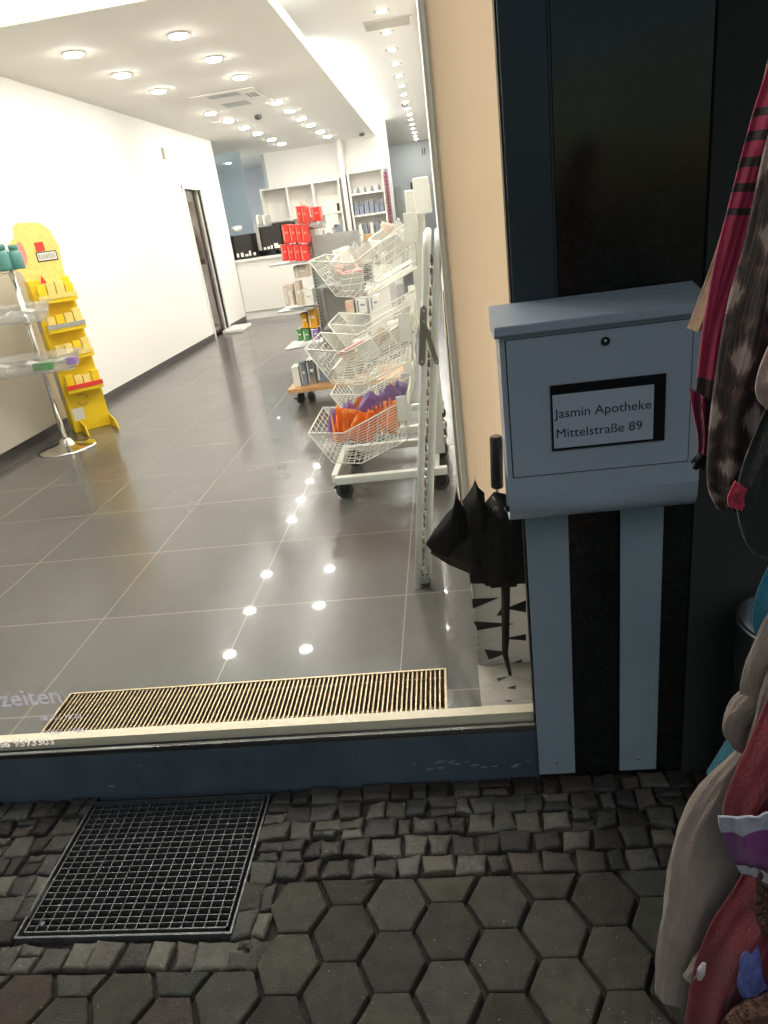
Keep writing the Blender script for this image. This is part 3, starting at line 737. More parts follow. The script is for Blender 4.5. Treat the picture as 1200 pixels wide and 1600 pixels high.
# price holder and packs in the top basket
card('price_holder', P(550, 440, Y=3.36), .11, .004, .075, 0, .1, 0, 'white_box', 'pale price holder card clipped low on the top basket', 'price card')
card('carton', P(552, 425, Y=3.45), .13, .10, .02, 0, 0, math.radians(-6), 'pink', 'flat pink and white pack on the floor of the top basket', 'carton')
for k in range(16):
    f = k / 15; mn, tx = MATS[(k + 3) % 6]; y_ = lerp(420, 365, f) + 12 * math.sin(k * 2.7)
    fn = bag if k % 3 else (lambda n_, c, a_, b2, th_, rot, m_, *rest: card(n_, c, a_, th_, b2, rot, .2, math.radians(-25), m_, *rest[:3]))
    fn('packet', P(lerp(525, 640, f), y_, Y=3.42 + .06 * (k % 6)), random.uniform(.06, .11), random.uniform(.05, .11), random.uniform(.008, .02), random.uniform(-1.2, 1.2), mn, '%s packet, %s from the front in the top basket' % (tx, ORD[k]), 'packet', 'packets in the top basket', *([math.radians(random.uniform(-60, 20))] if k % 3 else []))
m = MB()
c_ = P(575, 420, Y=3.37)
for j in range(9):
    for i in range(3 if j % 2 else 2): m.box((c_.x - .02 + i * .012, 3.352, c_.z - .05 + j * .0085), (c_.x - .012 + i * .012 + .001 * (j % 3), 3.3535, c_.z - .046 + j * .0085))
pc = MB().box((c_.x - .03, 3.3536, c_.z - .055), (c_.x + .025, 3.356, c_.z + .03)); pc = tag(pc.build('price_card', 'white_box'), 'white card with rows of dark print hanging on the top basket', 'price card'); m.build('print_marks', 'ink', pc)

# =================================================================== FOLDED FRAMES in front of the stand
t = thing('folding_rack', 'folded white tube rack standing upright on a small wheel before the baskets', 'folding rack', (-.19, 2.33, ZF))
def uframe(mx_b, my_b, mx_t, my_t, r, depth, name):
    a = P(mx_b, my_b, Y=2.325); b = P(mx_t, my_t, Y=2.33); m = MB()
    pts = [a, lerp(a, b, .5), lerp(a, b, .965)]
    for k in range(1, 6):
        q = k / 5 * math.pi / 2; pts.append(lerp(a, b, .965) + (b - a) * .035 * math.sin(q) + V(0, .06 * (1 - math.cos(q)), 0))
    pts.append(pts[-1] + V(.0, depth - .12, 0)); e = pts[-1]
    for k in range(1, 6):
        q = k / 5 * math.pi / 2; pts.append(e + V(0, .06 * math.sin(q), 0) - (b - a) * .035 * (1 - math.cos(q)))
    pts.append(a + V(0, depth, 0))
    m.tube(pts, r, 12); m.tube([lerp(a, b, .12), lerp(a, b, .12) + V(0, depth, 0)], r * .7, 8); m.tube([lerp(a, b, .7), lerp(a, b, .7) + V(0, depth, 0)], r * .7, 8)
    return m.build(name, 'white_metal', t), a, b
f1_, a1_, b1_ = uframe(653, 918, 667, 366, .0128, .42, 'tube_frame')
f2_, a2_, b2_ = uframe(668, 893, 685, 366, .0128, .42, 'tube_frame')
m = MB(); m.T = None
def strip(m, p, q, w_, y):
    p, q = Vector(p), Vector(q); d = (q - p).normalized(); n_ = V(d.z, 0, -d.x) * w_ / 2
    m.prism([p + n_ + V(0, y, 0), q + n_ + V(0, y, 0), q + d * w_ / 2 + V(0, y, 0), q - n_ + V(0, y, 0), p - n_ + V(0, y, 0), p - d * w_ / 2 + V(0, y, 0)], (0, .004, 0))
strip(m, P(662, 482, Y=2.305), P(659, 568, Y=2.305), .022, 0); hg = m.build('hinge_link', 'hinge', t)
m = MB(); strip(m, P(663, 508, Y=2.300), P(683, 567, Y=2.300), .016, 0); m.build('hinge_link', 'hinge', t)
for x, y in ((662, 486), (662, 503), (659, 565), (682, 565)):
    c = P(x, y, Y=2.299); MB().lathe((c.x, 2.2985, c.z), [(.004, 0), (.0035, -.002), (.001, -.003)], 10, 'y').build('rivet', 'steel', hg)
# lattice and links between the two frames
m = MB()
for k in range(34):
    f = k / 33; a = lerp(a1_, b1_, .05 + f * .88); b = lerp(a2_, b2_, .02 + f * .93)
    mid = lerp(a, b, .5) + V(random.uniform(-.003, .003), .03 + random.uniform(0, .02), 0)
    m.tube([mid + V(0, 0, -.012), mid + V(random.uniform(-.004, .004), .01, .012)], random.uniform(.003, .006), 6)
m.build('chain_links', mat('brown_grey_links', (.16, .10, .08), .35, .3, var=.4, vscale=60), t)
for k in range(5):
    m = MB(); f = .12 + k * .2; a = lerp(a2_, b2_, f) + V(-.018, .01, 0); m.lathe(a, [(.001, -.005), (.004, -.003), (.005, 0), (.004, .003), (.001, .005)], 10); m.build('bolt', 'chrome', t)
wc = P(665, 911, Y=2.33); wc.z = ZF + .0225
c = MB().lathe((wc.x, wc.y, wc.z), [(.010, -.009), (.022, -.0065), (.022, .0065), (.010, .009)], 20, 'y').build('wheel', 'rubber', t)
m = MB().tube([(wc.x, wc.y, wc.z + .025), (wc.x, wc.y, wc.z + .05)], .014, 12).tube([(wc.x, wc.y, wc.z + .046), (wc.x, wc.y, wc.z + .054)], .018, 14); m.box((wc.x - .018, wc.y - .015, wc.z - .004), (wc.x + .018, wc.y - .011, wc.z + .03), .002).box((wc.x - .018, wc.y + .011, wc.z - .004), (wc.x + .018, wc.y + .015, wc.z + .03), .002).build('wheel_fork', 'steel', t)

# flat white boards leaning on the right inner wall
t = thing('leaning_board', 'thin white board with a bright metal edge leaning along the right inner wall', 'board', (-.03, 3.6, ZF))
MB().prism([(.002, 2.7, ZF + .0), (-.009, 2.7, ZF), (-.001, 2.7, 1.22), (.003, 2.7, 1.22)], (0, 2.1, 0)).build('panel', 'white_metal', t)
MB().tube([(-.011, 2.7, ZF + .006), (-.011, 4.8, ZF + .006)], .0035, 8).tube([(-.007, 2.695, ZF), (-.001, 2.695, 1.22)], .0035, 8).build('metal_edge', 'grille', t)

# =================================================================== TROLLEY SHELF
t = thing('shelf_trolley', 'grey perforated shelf trolley on a wooden base with casters', 'shelf trolley', (-1.0, 5.7, ZF))
w0, w1 = P(450, 605, Y=5.45).x, P(600, 610, Y=5.45).x
ZB = .30
MB().box((w0, 5.42, ZB), (-.35, 6.0, ZB + .035), .003).build('wood_base', 'wood', t)
for x, y in ((w0 + .08, 5.5), (-.5, 5.5), (w0 + .08, 5.92), (-.5, 5.92)): caster(t, x, y, .038)
ux = P(497, 430, Y=5.6).x
up = MB(); up.box((ux - .04, 5.58, ZB + .035), (ux - .012, 5.62, 1.5)).box((ux + .0, 5.58, ZB + .035), (ux + .028, 5.62, 1.5)); upo = up.build('upright', 'shelf_grey', t)
sl = MB()
for k in range(46):
    z = ZB + .07 + k * .025
    sl.box((ux - .031, 5.5785, z), (ux - .021, 5.5799, z + .012))
sl.build('slots', 'cavity', upo)
MB().box((ux - .03, 5.60, .36), (ux + .36, 5.64, 1.44)).build('back_panel', 'shelf_grey', t)
MB().box((ux + .33, 5.58, ZB + .035), (ux + .36, 5.62, 1.44)).build('upright', 'shelf_grey', t)
SH = [1.29, 1.045, .80, .585]
SH = [P(440, y, Y=5.5).z for y in (414, 487, 545)]
for z in SH:
    MB().prism([(ux - .32, 5.38, z), (ux - .04, 5.38, z), (ux - .04, 5.75, z), (ux - .32, 5.75, z)], (0, 0, .012)).build('shelf', 'shelf_grey', t)
for z in (1.08, .78):
    MB().prism([(ux + .03, 5.28, z), (ux + .33, 5.28, z), (ux + .33, 5.60, z), (ux + .03, 5.60, z)], (0, 0, .012)).build('shelf', 'shelf_grey', t)

def bpx(x0, y0, x1, y1, Y, depth=.12):
    a = P((x0 + x1) / 2, y1, Y=Y); b = P((x0 + x1) / 2, y0, Y=Y); l = P(x0, (y0 + y1) / 2, Y=Y); r = P(x1, (y0 + y1) / 2, Y=Y)
    return (l.x, Y, a.z), (r.x, Y + depth, b.z)
def carton(px, Y, depth, matn, label, cat='carton', group=None, name='carton', stripe=None, drop=None):
    a, b = bpx(*px, Y, depth); c = ((a[0] + b[0]) / 2, Y + depth / 2, a[2])
    if drop is not None: a = (a[0], a[1], drop); c = (c[0], c[1], drop)
    t_ = thing(name, label, cat, c, group)
    h = .003
    MB().box(a, b, h).build('box', matn, t_)
    if stripe:
        w_ = b[0] - a[0]; hh = b[2] - a[2]
        MB().box((a[0] + w_ * .12, a[1] - .0015, a[2] + hh * .12), (a[0] + w_ * .26, a[1] - .0003, a[2] + hh * .9)).box((a[0] + w_ * .42, a[1] - .0015, a[2] + hh * .5), (a[0] + w_ * .82, a[1] - .0003, a[2] + hh * .62)).build('print', stripe, t_)
    return t_
# red cartons: two rows of slim boxes and a tall pair on top
G = 'red cartons on the shelf trolley'
zb = SH[0] + .0125
r = carton
def red_row(y0, y1, xs, where, Yr):
    for k in range(len(xs) - 1):
        carton((xs[k] + .4, y0, xs[k + 1] - .4, y1), Yr, .16, 'red', 'slim red carton, %s from the left in the %s of the red pile' % (ORD[k], where), 'carton', G, 'red_carton', 'red_stripe')
red_row(382, 408, [439, 449, 459, 469, 481], 'bottom row', 5.46)
red_row(351, 380, [441, 452, 462, 471, 481], 'middle row', 5.46)
red_row(322, 350, [463, 471, 479], 'top row', 5.46)
carton((486, 323, 500, 346), 5.62, .12, 'red', 'single bright red carton standing on top of the grey trolley upright', 'carton', G, 'red_carton', 'red_stripe')
carton((481, 350, 505, 358), 5.58, .1, 'shelf_grey', 'flat grey cap box under the single red carton', 'box')
for k, (px, mn, lb) in enumerate([((459, 415, 481, 434), 'beige_box', 'beige carton under the red pile, nearest the upright'), ((444, 446, 460, 478), 'beige_box', 'tall beige carton at the left end of the second shelf'),
        ((461, 440, 470, 478), 'beige_box', 'narrow pale carton in the middle of the second shelf'), ((471, 452, 489, 478), 'white_box', 'wide pale carton beside the upright on the second shelf'),
        ((452, 455, 458, 478), 'white_box', 'thin white carton wedged on the second shelf')]):
    carton(px, 5.44 + .03 * (k % 2), .14, mn, lb, 'carton', 'pale cartons on the shelf trolley', 'carton', 'beige_box' if mn == 'white_box' else 'white_box')
for k, (px, mn, lb) in enumerate([((470, 490, 480, 513), 'orange_box', 'orange carton on the left of the third shelf'), ((481, 482, 494, 513), 'orange_box', 'taller orange carton on the right of the third shelf'),
        ((463, 515, 472, 533), 'green', 'left green carton on the lowest small shelf'), ((473, 515, 484, 533), 'green', 'right green carton on the lowest small shelf'), ((486, 514, 498, 531), 'purple', 'purple carton beside the green ones on the lowest small shelf')]):
    carton(px, 5.44, .13, mn, lb, 'carton', 'bright cartons on the shelf trolley', 'carton', 'white_box')
for k, (px, mn, lb) in enumerate([((457, 573, 468, 603), 'white_box', 'white carton at the left end of the wooden trolley base'), ((469, 566, 478, 600), 'blue_grey', 'grey carton behind the white one on the wooden base'),
        ((479, 562, 492, 598), 'steel', 'shiny wrapped carton in the middle of the wooden base'), ((493, 560, 512, 596), 'blue_grey', 'dark slate carton at the right of the wooden base')]):
    carton(px, 5.48 + .02 * k, .14, mn, lb, 'carton', 'cartons on the wooden trolley base', 'carton', 'white_box', drop=ZB + .0355)
# packs on the right side of the trolley
for k, (px, mn, lb) in enumerate([((540, 470, 553, 492), 'beige_box', 'beige pack seen through the gap under the top basket'), ((556, 466, 573, 490), 'white_box', 'white pack seen through the gap under the top basket'), ((578, 462, 592, 486), 'white_box', 'tall white pack at the right of the gap under the top basket')]):
    carton(px, 5.3, .12, mn, lb, 'carton', 'packs on the right trolley shelf', 'carton', 'red_stripe' if k == 0 else 'blue_grey')

# =================================================================== SALES COUNTER with white packs
cz = P(560, 400, Y=7.6).z
t = thing('sales_counter', 'white sales counter half hidden behind the wire baskets', 'counter', (-.6, 8, ZF))
MB().box((-1.15, 7.6, ZF + .08), (-.55, 8.7, cz - .03)).build('body', 'white_lacquer', t); MB().box((-1.18, 7.56, cz - .03), (-.45, 8.74, cz), .004).build('worktop', 'white_lacquer', t)
MB().box((-1.12, 7.64, ZF), (-.58, 8.66, ZF + .08)).build('kick_board', 'skirting', t)
items = [((505, 378, 523, 398), 'white_box', 'white pack at the left front of the sales counter'), ((503, 356, 520, 376), 'white_box', 'pale pack stacked on the left of the sales counter'), ((523, 350, 535, 380), 'blue_grey', 'leaning dark tablet screen on the sales counter'),
         ((537, 362, 545, 374), 'yellow', 'small yellow pack left of the yellow bag on the counter'), ((546, 360, 556, 374), 'yellow', 'bright yellow paper bag on the sales counter'), ((558, 360, 567, 377), 'white_box', 'narrow pale pack right of the yellow bag'),
         ((570, 366, 581, 379), 'brown_box', 'left brown cube carton on the sales counter'), ((588, 363, 599, 376), 'brown_box', 'right brown cube carton on the sales counter'), ((524, 380, 545, 400), 'white_box', 'wide white pack in the middle of the counter'), ((548, 378, 566, 398), 'white_box', 'square white pack below the yellow bag'), ((509, 335, 527, 355), 'white_box', 'white upright display card at the rear of the counter')]
for k, (px, mn, lb) in enumerate(items):
    carton(px, 7.66 + .06 * (k % 4), .1, mn, lb, 'pack', 'packs on the sales counter', 'counter_pack', 'blue_grey' if mn == 'white_box' and k % 2 else None, drop=None)

# =================================================================== REAR COUNTER with screens
t = thing('rear_counter', 'long white rear counter beneath the dark monitors', 'counter', (-2.8, 12.3, ZF))
MB().box((XL + .0, 12.14, ZF + .0), (-1.9, 12.6, 1.12)).build('body', 'white_lacquer', t); MB().box((XL, 12.10, 1.12), (-1.87, 12.62, 1.16), .004).build('worktop', 'white_lacquer', t)
MB().box((XL + .01, 12.125, .30), (-1.91, 12.139, .315)).build('shadow_gap', 'shelf_grey', t)
def monitor(px, Y, label, extra=0):
    a, b = bpx(*px, Y, .04); t_ = thing('monitor', label, 'monitor', ((a[0] + b[0]) / 2, Y, 1.16), 'dark monitors on the rear counter')
    MB().box(a, b, .006).build('screen_back', 'black_gloss', t_)
    cx = (a[0] + b[0]) / 2
    MB().box((cx - .03, Y + .04, 1.165), (cx + .03, Y + .06, (a[2] + b[2]) / 2)).box((cx - .12, Y + .02, 1.16), (cx + .12, Y + .18, 1.172)).build('foot', 'black', t_)
    random.seed(extra); m = MB()
    for k in range(5): x = lerp(a[0], b[0], .15 + .16 * k); m.box((x, Y - .004, a[2] + .03), (x + random.uniform(.03, .07), Y - .001, a[2] + .03 + random.uniform(.03, .09)))
    m.build('reflected_items', 'white_box', t_)  # pale boxes imitate white things reflected in the dark screen
carton((362, 374, 462, 404), 12.5, .04, 'black_gloss', 'long dark glass screen standing behind the monitors', 'screen', None, 'dark_screen')
monitor((361, 366, 403, 404), 12.2, 'wide dark monitor at the left end of the rear counter', 3)
monitor((404, 353, 440, 392), 12.25, 'dark monitor in the middle of the rear counter', 4)
monitor((428, 347, 464, 392), 12.45, 'dark monitor behind the red cartons on the rear counter', 6)
carton((400, 350, 406, 392), 12.24, .1, 'shelf_grey', 'narrow grey pillar box between the two left monitors', 'box')
m = MB(); c = P(370, 357, Y=12.3); m.lathe((c.x, 12.3, c.z - .06), [(.05, 0), (.09, .05), (.08, .09), (.03, .1)], 20); tag(m.build('desk_lamp_shade', 'white_lacquer'), 'rounded white lamp head above the left monitor', 'lamp')
for k in range(4):
    carton((400 + k * 5, 336, 404 + k * 5, 352), 12.5, .2, 'shelf_grey' if k % 2 else 'white_box', 'grey file folder, %s from the left above the monitors' % ORD[k], 'folder', 'file folders above the monitors', 'file_folder')
m = MB().box((-7.5, 13.6, ZF), (-3.35, 13.62, 2.9)); tag(m.build('glass_partition', 'tinted'), 'blue tinted glass partition behind the left monitors', 'partition')

# =================================================================== REAR SHELF UNITS
def unit(px, Y, depth, cols, rows, label, name='shelf_unit'):
    a, b = bpx(*px, Y, depth); t_ = thing(name, label, 'shelf unit', ((a[0] + b[0]) / 2, Y, a[2]), 'white rear shelf units'); th = .035
    MB().box((a[0], Y + depth - .02, a[2]), (b[0], Y + depth, b[2])).build('back_panel', 'wall_warm', t_)
    for k in range(cols + 1):
        x = lerp(a[0], b[0], k / cols); MB().box((x - th / 2, Y, a[2]), (x + th / 2, Y + depth - .021, b[2])).build('side_board', 'white_lacquer', t_)
    zs = [lerp(a[2], b[2], f) for f in rows]
    for z in zs: 
        m = MB()
        for k in range(cols): x0, x1 = lerp(a[0], b[0], k / cols), lerp(a[0], b[0], (k + 1) / cols); m.box((x0 + th / 2 + .001, Y + .004, z - th / 2), (x1 - th / 2 - .001, Y + depth - .022, z + th / 2))
        m.build('shelf', 'white_lacquer', t_)
    return a, b, zs
ua, ub, uz = unit((417, 285, 538, 425), 14.75, .33, 3, (0.012, .33, .63, .988), 'low white rear shelf unit with three columns, left')
va, vb, vz = unit((551, 264, 604, 400), 14.75, .33, 1, (0.01, .25, .49, .74, .99), 'tall narrow white shelf unit with rows of small packs, right')
def on_shelf(x, z, w_, h_, mn, name, label, group, Y=14.82, kind='box'):
    m = MB()
    if kind == 'bottle': m.lathe((x, Y + .05, z), [(w_ / 2, 0), (w_ / 2, h_ * .65), (w_ * .2, h_ * .8), (w_ * .2, h_)], 12)
    else: m.box((x - w_ / 2, Y, z), (x + w_ / 2, Y + .12, z + h_), .003)
    tag(m.build(name, mn), label, 'pack' if kind == 'box' else 'bottle', group)
th = .0185
for k in range(8): on_shelf(lerp(va[0] + .08, vb[0] - .09, k / 7), vz[3] + th, .05, .09 + .02 * (k % 2), 'blue_grey' if k % 2 else 'white_box', 'bottle', 'small bottle, %s from the left on the top shelf of the narrow unit' % ORD[k], 'bottles on the narrow unit', kind='bottle')
for k in range(6): on_shelf(lerp(va[0] + .08, vb[0] - .08, k / 5), vz[2] + th, .085, .16 + .07 * (k % 3 != 1), 'blue_grey', 'slate_pack', 'slate coloured pack, %s from the left on the second shelf of the narrow unit' % ORD[k], 'packs on the narrow unit')
for k in range(5): on_shelf(lerp(va[0] + .1, vb[0] - .1, k / 4), vz[1] + th, .06, .2, 'white_box' if k % 2 == 0 else 'blue_grey', 'pale_pack', 'pack, %s from the left on the third shelf of the narrow unit' % ORD[k], 'packs on the narrow unit')
cw = (ub[0] - ua[0]) / 3
for k in range(3): on_shelf(ua[0] + cw * (1.42 + .08 * k), uz[2] + th, .05, .26 - .05 * (k == 2), 'brown_box', 'bottle', 'slim brown bottle, %s from the left in the middle top compartment' % ORD[k], 'brown bottles in the rear unit', kind='bottle')
for k in range(4): on_shelf(ua[0] + cw * (1.72 + .07 * k), uz[2] + th, .04, .08 + .04 * k, 'beige_box', 'beige_pack', 'small beige pack, %s of the group beside the brown bottles' % ORD[k], 'beige packs in the rear unit')
on_shelf(ua[0] + cw * 2.85, uz[2] + th, .04, .14, 'ink', 'dark_pack', 'single dark pack at the right of the top right compartment', None)
on_shelf(ua[0] + cw * .55, uz[1] + th, .04, .1, 'steel', 'small_tin', 'single small tin in the lower left compartment', None)
on_shelf(ua[0] + cw * .08, uz[2] + th, .05, .08, 'steel', 'small_tin', 'single small tin at the left of the top left compartment', None)
# pillar between, spine display at the right
wall_thing('wall_pier', 'wall', 'white pier between the two rear shelf units', ((ub[0] + .08, 14.72, ZF), (va[0] - .05, 15.09, ZC - .002)))
t = thing('spine_display', 'narrow upright display of crimson spines at the right rear corner', 'display', (vb[0] + .06, 14.8, ZF))
m = MB(); m.box((vb[0] + .05, 14.74, .9), (vb[0] + .10, 15.0, 2.35)); m.build('rail', 'blue_grey', t)
m = MB()
for k in range(20): m.box((vb[0] + .045, 14.70, 1.0 + k * .065), (vb[0] + .09, 14.739, 1.05 + k * .065))
m.build('spines', mat('crimson_spines', (.28, .02, .07), .5), t)

# =================================================================== YELLOW DISPLAY
n2 = V(.62, -.78, 0).normalized(); u2 = V(-n2.y, n2.x, 0)     # front normal, direction along the front
u2 = V(.78, .62, 0).normalized()
O2 = P(119, 677, z=ZF)
TY = Matrix((( u2.x, -n2.x, 0, O2.x), (u2.y, -n2.y, 0, O2.y), (0, 0, 1, ZF), (0, 0, 0, 1)))
t = thing('floor_display', 'yellow cardboard sweets display with a cut out header by the white wall', 'floor display', O2)
def Y_(fn, name, matn, parent=None):
    m = MB(); m.T = TY; fn(m); return m.build(name, matn, parent or t)
W2, D2 = .30, .22
Y_(lambda m: m.box((0, .0, 0), (W2, D2, 1.22), .004), 'tower', 'yellow')
Y_(lambda m: m.box((-.004, .03, .25), (-.0005, D2 - .02, .55)).box((-.004, .03, .82), (-.0005, D2 - .02, 1.0)), 'side_panel', 'shelf_grey')
Y_(lambda m: m.box((-.006, .03, .56), (-.0045, D2 - .06, .60)), 'red_label', 'red')
Y_(lambda m: m.box((.02, -.003, .10), (.11, -.0005, .20)), 'sticker', 'white_box')
for (x0, x1) in ((.05, .058), (W2 - .01, W2 - .002)):
    Y_(lambda m: m.prism([(x0, -.001, 0), (x0, -.25, 0), (x0, -.20, .075), (x0, -.001, .10)], (.008, 0, 0)), 'foot', 'yellow')
tiers = [(.40, 'red'), (.66, 'yellow_pale'), (.88, 'shelf_grey'), (1.10, 'yellow_pale')]
for k, (z, lipm) in enumerate(tiers):
    Y_(lambda m: m.box((.02, -.115, z - .06), (W2 - .0, -.001, z), .003), 'shelf_tray', 'yellow')
    Y_(lambda m: m.box((.018, -.122, z - .03), (W2 + .002, -.1155, z + .004)), 'shelf_lip', lipm)
    random.seed(30 + k)
    for q in range(4):
        x = .03 + q * .067; m = MB(); m.T = TY; hh = random.uniform(.06, .10)
        m.box((x, -.108, z + .001), (x + .06, -.045, z + hh), .002)
        o_ = m.build('sweet_carton', 'yellow_pale' if (q + k) % 3 else 'yellow')
        tag(o_, 'small yellow carton, %s from left on the %s tier of the yellow display' % (ORD[q], ORD[k]), 'carton', 'yellow cartons on the display')
# header: outline, one thick board
hd = [(0, 1.2), (W2 - .02, 1.2), (W2 - .02, 1.42), (W2 - .01, 1.55), (W2 + .0, 1.60), (W2 - .02, 1.66), (W2 - .035, 1.73), (W2 - .10, 1.785), (.06, 1.80), (.02, 1.78), (.0, 1.70), (-.05, 1.66), (-.07, 1.56), (-.05, 1.47), (-.02, 1.44), (.0, 1.35)]
hd = [(x, z - ZF + .02) for x, z in hd]
hdr = Y_(lambda m: m.prism([(x, .02, z) for x, z in hd], (0, .012, 0)), 'header', 'yellow_pale')
Y_(lambda m: m.prism([(.02 + .030 * math.cos(a * math.tau / 14), .015, 1.42 + .085 * math.sin(a * math.tau / 14)) for a in range(14)], (0, .004, 0)), 'red_oval', 'red_stripe', hdr)
Y_(lambda m: m.box((.125, .014, 1.42), (.19, .0195, 1.485)), 'red_square', 'red', hdr)
Y_(lambda m: m.box((.115, .014, 1.345), (.265, .0195, 1.415)), 'sign_rim', 'ink', hdr)
Y_(lambda m: m.box((.122, .012, 1.352), (.258, .0139, 1.408)), 'sign_face', 'white_box', hdr)
Y_(lambda m: [m.box((.128 + k * .018, .0105, 1.362), (.140 + k * .018, .0118, 1.398)) for k in range(7)], 'sign_marks', 'shelf_grey', hdr)
Y_(lambda m: m.prism([(.05, -.02, 1.03), (.18, -.02, 1.03), (.2, -.02, 1.12), (.24, -.02, 1.16), (.22, -.02, 1.25), (.17, -.02, 1.30), (.1, -.02, 1.26), (.06, -.02, 1.16)], (0, .008, 0)), 'cut_out_card', 'yellow_pale', hdr)
Y_(lambda m: m.prism([(.08, -.024, 1.19), (.10, -.024, 1.25), (.125, -.024, 1.19)], (0, .003, 0)), 'red_mark', 'red', hdr)
Y_(lambda m: [m.tube([(.13 + .045 * math.cos(a), -.004, .26 + .045 * math.sin(a)) for a in [k * .45 + s0 for k in range(6)]], .004, 6) for s0 in (0, 3.3)], 'printed_swirl', 'brown_box')
# grey board at the wall behind the chrome stand
simple('display_board', 'board', 'tall grey beige board against the wall behind the clear bowls', 'board', ((XL + .015, 2.6, ZF + .08), (XL + .05, 5.72, 1.50)))

# =================================================================== CHROME STAND WITH CLEAR BOWLS
bc = (-2.985, 4.93)
t = thing('bowl_stand', 'chrome stand on a round base carrying clear plastic bowls', 'display stand', (bc[0], bc[1], ZF))
MB().lathe((bc[0], bc[1], ZF), [(.215, 0), (.217, .004), (.20, .012), (.10, .026), (.05, .045), (.04, .075), (.022, .085)], 56).build('round_base', 'chrome', t)
MB().tube([(bc[0], bc[1], ZF + .08), (bc[0], bc[1], 1.62)], .021, 16).build('pole', 'chrome', t)
def bowl(x, y, z, rx, ry, h, yaw=0):
    m = MB(); rings = []
    for r_, hh in ((.80, 0), (.86, h * .5), (.93, h), (1.0, h), (1.0, h - .008), (.91, h - .010), (.84, h * .5), (.78, .006)):
        rings.append([m.v((x + rx * r_ * math.copysign(abs(math.cos(a)) ** .6, math.cos(a)), y + ry * r_ * math.copysign(abs(math.sin(a)) ** .6, math.sin(a)), z + hh)) for a in [k * math.tau / 40 for k in range(40)]])
    for a, b in zip(rings, rings[1:]):
        for k in range(40): m.face([a[k], a[(k + 1) % 40], b[(k + 1) % 40], b[k]], smooth=True)
    m.face(rings[0][::-1]); m.face(rings[-1])
    return m.build('clear_bowl', 'clearp', t)
zb1, zb2, zb3 = P(60, 418, Y=4.9).z, P(60, 500, Y=4.9).z, P(80, 578, Y=4.9).z
bowl(bc[0] - .14, bc[1] - .02, zb1, .19, .13, .09); bowl(bc[0] - .06, bc[1] - .05, zb2, .28, .17, .12); bowl(bc[0] - .02, bc[1] - .05, zb3, .36, .2, .12)
MB().box((bc[0] - .30, bc[1] - .06, zb3 - .012), (bc[0] + .25, bc[1] + .0, zb3 - .004)).box((bc[0] - .22, bc[1] - .06, zb2 - .012), (bc[0] + .14, bc[1] + .0, zb2 - .004)).box((bc[0] - .22, bc[1] - .04, zb1 - .012), (bc[0] + .04, bc[1] + .0, zb1 - .004)).build('bracket', 'white_metal', t)
def bottle_t(px, Y, h, r_, label):
    c = P(*px, Y=Y); t_ = thing('bottle', label, 'bottle', (c.x, Y, zb1 + .006), 'teal bottles in the top bowl')
    MB().lathe((c.x, Y, zb1 + .006), [(r_, 0), (r_ * 1.05, h * .1), (r_, h * .8), (r_ * .8, h * .95)], 20).build('body', 'teal', t_)
    MB().lathe((c.x, Y, zb1 + .006 + h * .95), [(r_ * .7, 0), (r_ * .75, h * .25), (r_ * .6, h * .28)], 20).build('cap', 'teal', t_)
bottle_t((24, 400), 4.92, .13, .042, 'round teal bottle at the right of the top clear bowl')
bottle_t((4, 400), 4.86, .14, .045, 'teal bottle cut by the left edge of the picture in the top bowl')
card('carton', P(68, 572, Y=4.74), .14, .05, .05, 0, 0, 0, 'green', 'green carton lying at the front of the lowest clear bowl', 'carton')
card('carton', P(113, 563, Y=4.76), .07, .05, .05, 0, 0, 0, 'purple', 'lavender carton at the right end of the lowest clear bowl', 'carton')
for k in range(7):
    card('blister_pack', P(6 + k * 15, 574 - k * 1.8, Y=4.80 + .03 * (k % 3)), .075, .06, .02, random.uniform(-.4, .4), .2, random.uniform(-.3, .3), ['white_box', 'foil', 'shelf_grey'][k % 3], '%s flat pack, %s from the left in the lowest clear bowl' % (['white', 'clear', 'grey'][k % 3], ORD[k]), 'pack', 'packs in the lowest bowl')
for k in range(4):
    card('blister_pack', P(8 + k * 19, 493 - k * 3, Y=4.82), .08, .08, .02, random.uniform(-.4, .4), .1, random.uniform(-.3, .3), ['white_box', 'foil'][k % 2], '%s flat pack, %s from the left in the middle clear bowl' % (['white', 'clear'][k % 2], ORD[k]), 'pack', 'packs in the middle bowl')

# =================================================================== CEILING LIGHTS AND FITTINGS
def downlight(x, y, z, label):
    t_ = thing('downlight', label, 'ceiling light', (x, y, z), 'round downlights in the lowered ceiling')
    MB().lathe((x, y, z - .014), [(.080, .014), (.084, .010), (.084, .004), (.071, .002), (.069, .010)], 32).build('trim_ring', 'wall', t_)
    MB().lathe((x, y, z - .015), [(.001, -.012), (.035, -.011), (.056, -.007), (.066, -.001), (.068, .010)], 32).build('lens', 'lens', t_)
    return t_
ys = [6.07, 6.96, 7.86, 9.6, 10.41, 11.26, 12.06, 13.07, 13.9]
base = None
for row, x in (('left', -2.628), ('right', -1.785)):
    for k, y in enumerate(ys):
        lb = 'round glowing downlight, %s from the window in the %s row of the lowered ceiling' % (ORD[k], row)
        if base is None: base = downlight(x, y, ZC, lb)
        else:
            c = dup(base); c.location = (x, y, ZC); c['label'] = lb
def small_light(x, y, z, label):
    t_ = thing('square_downlight', label, 'ceiling light', (x, y, z), 'small downlights in the upper ceiling')
    MB().box((x - .075, y - .04, z - .004), (x + .075, y + .04, z + .001)).build('plate', 'shelf_grey', t_)
    MB().lathe((x, y, z - .008), [(.030, 0), (.034, .003)], 20).build('lens', 'lens2', t_)
    return t_
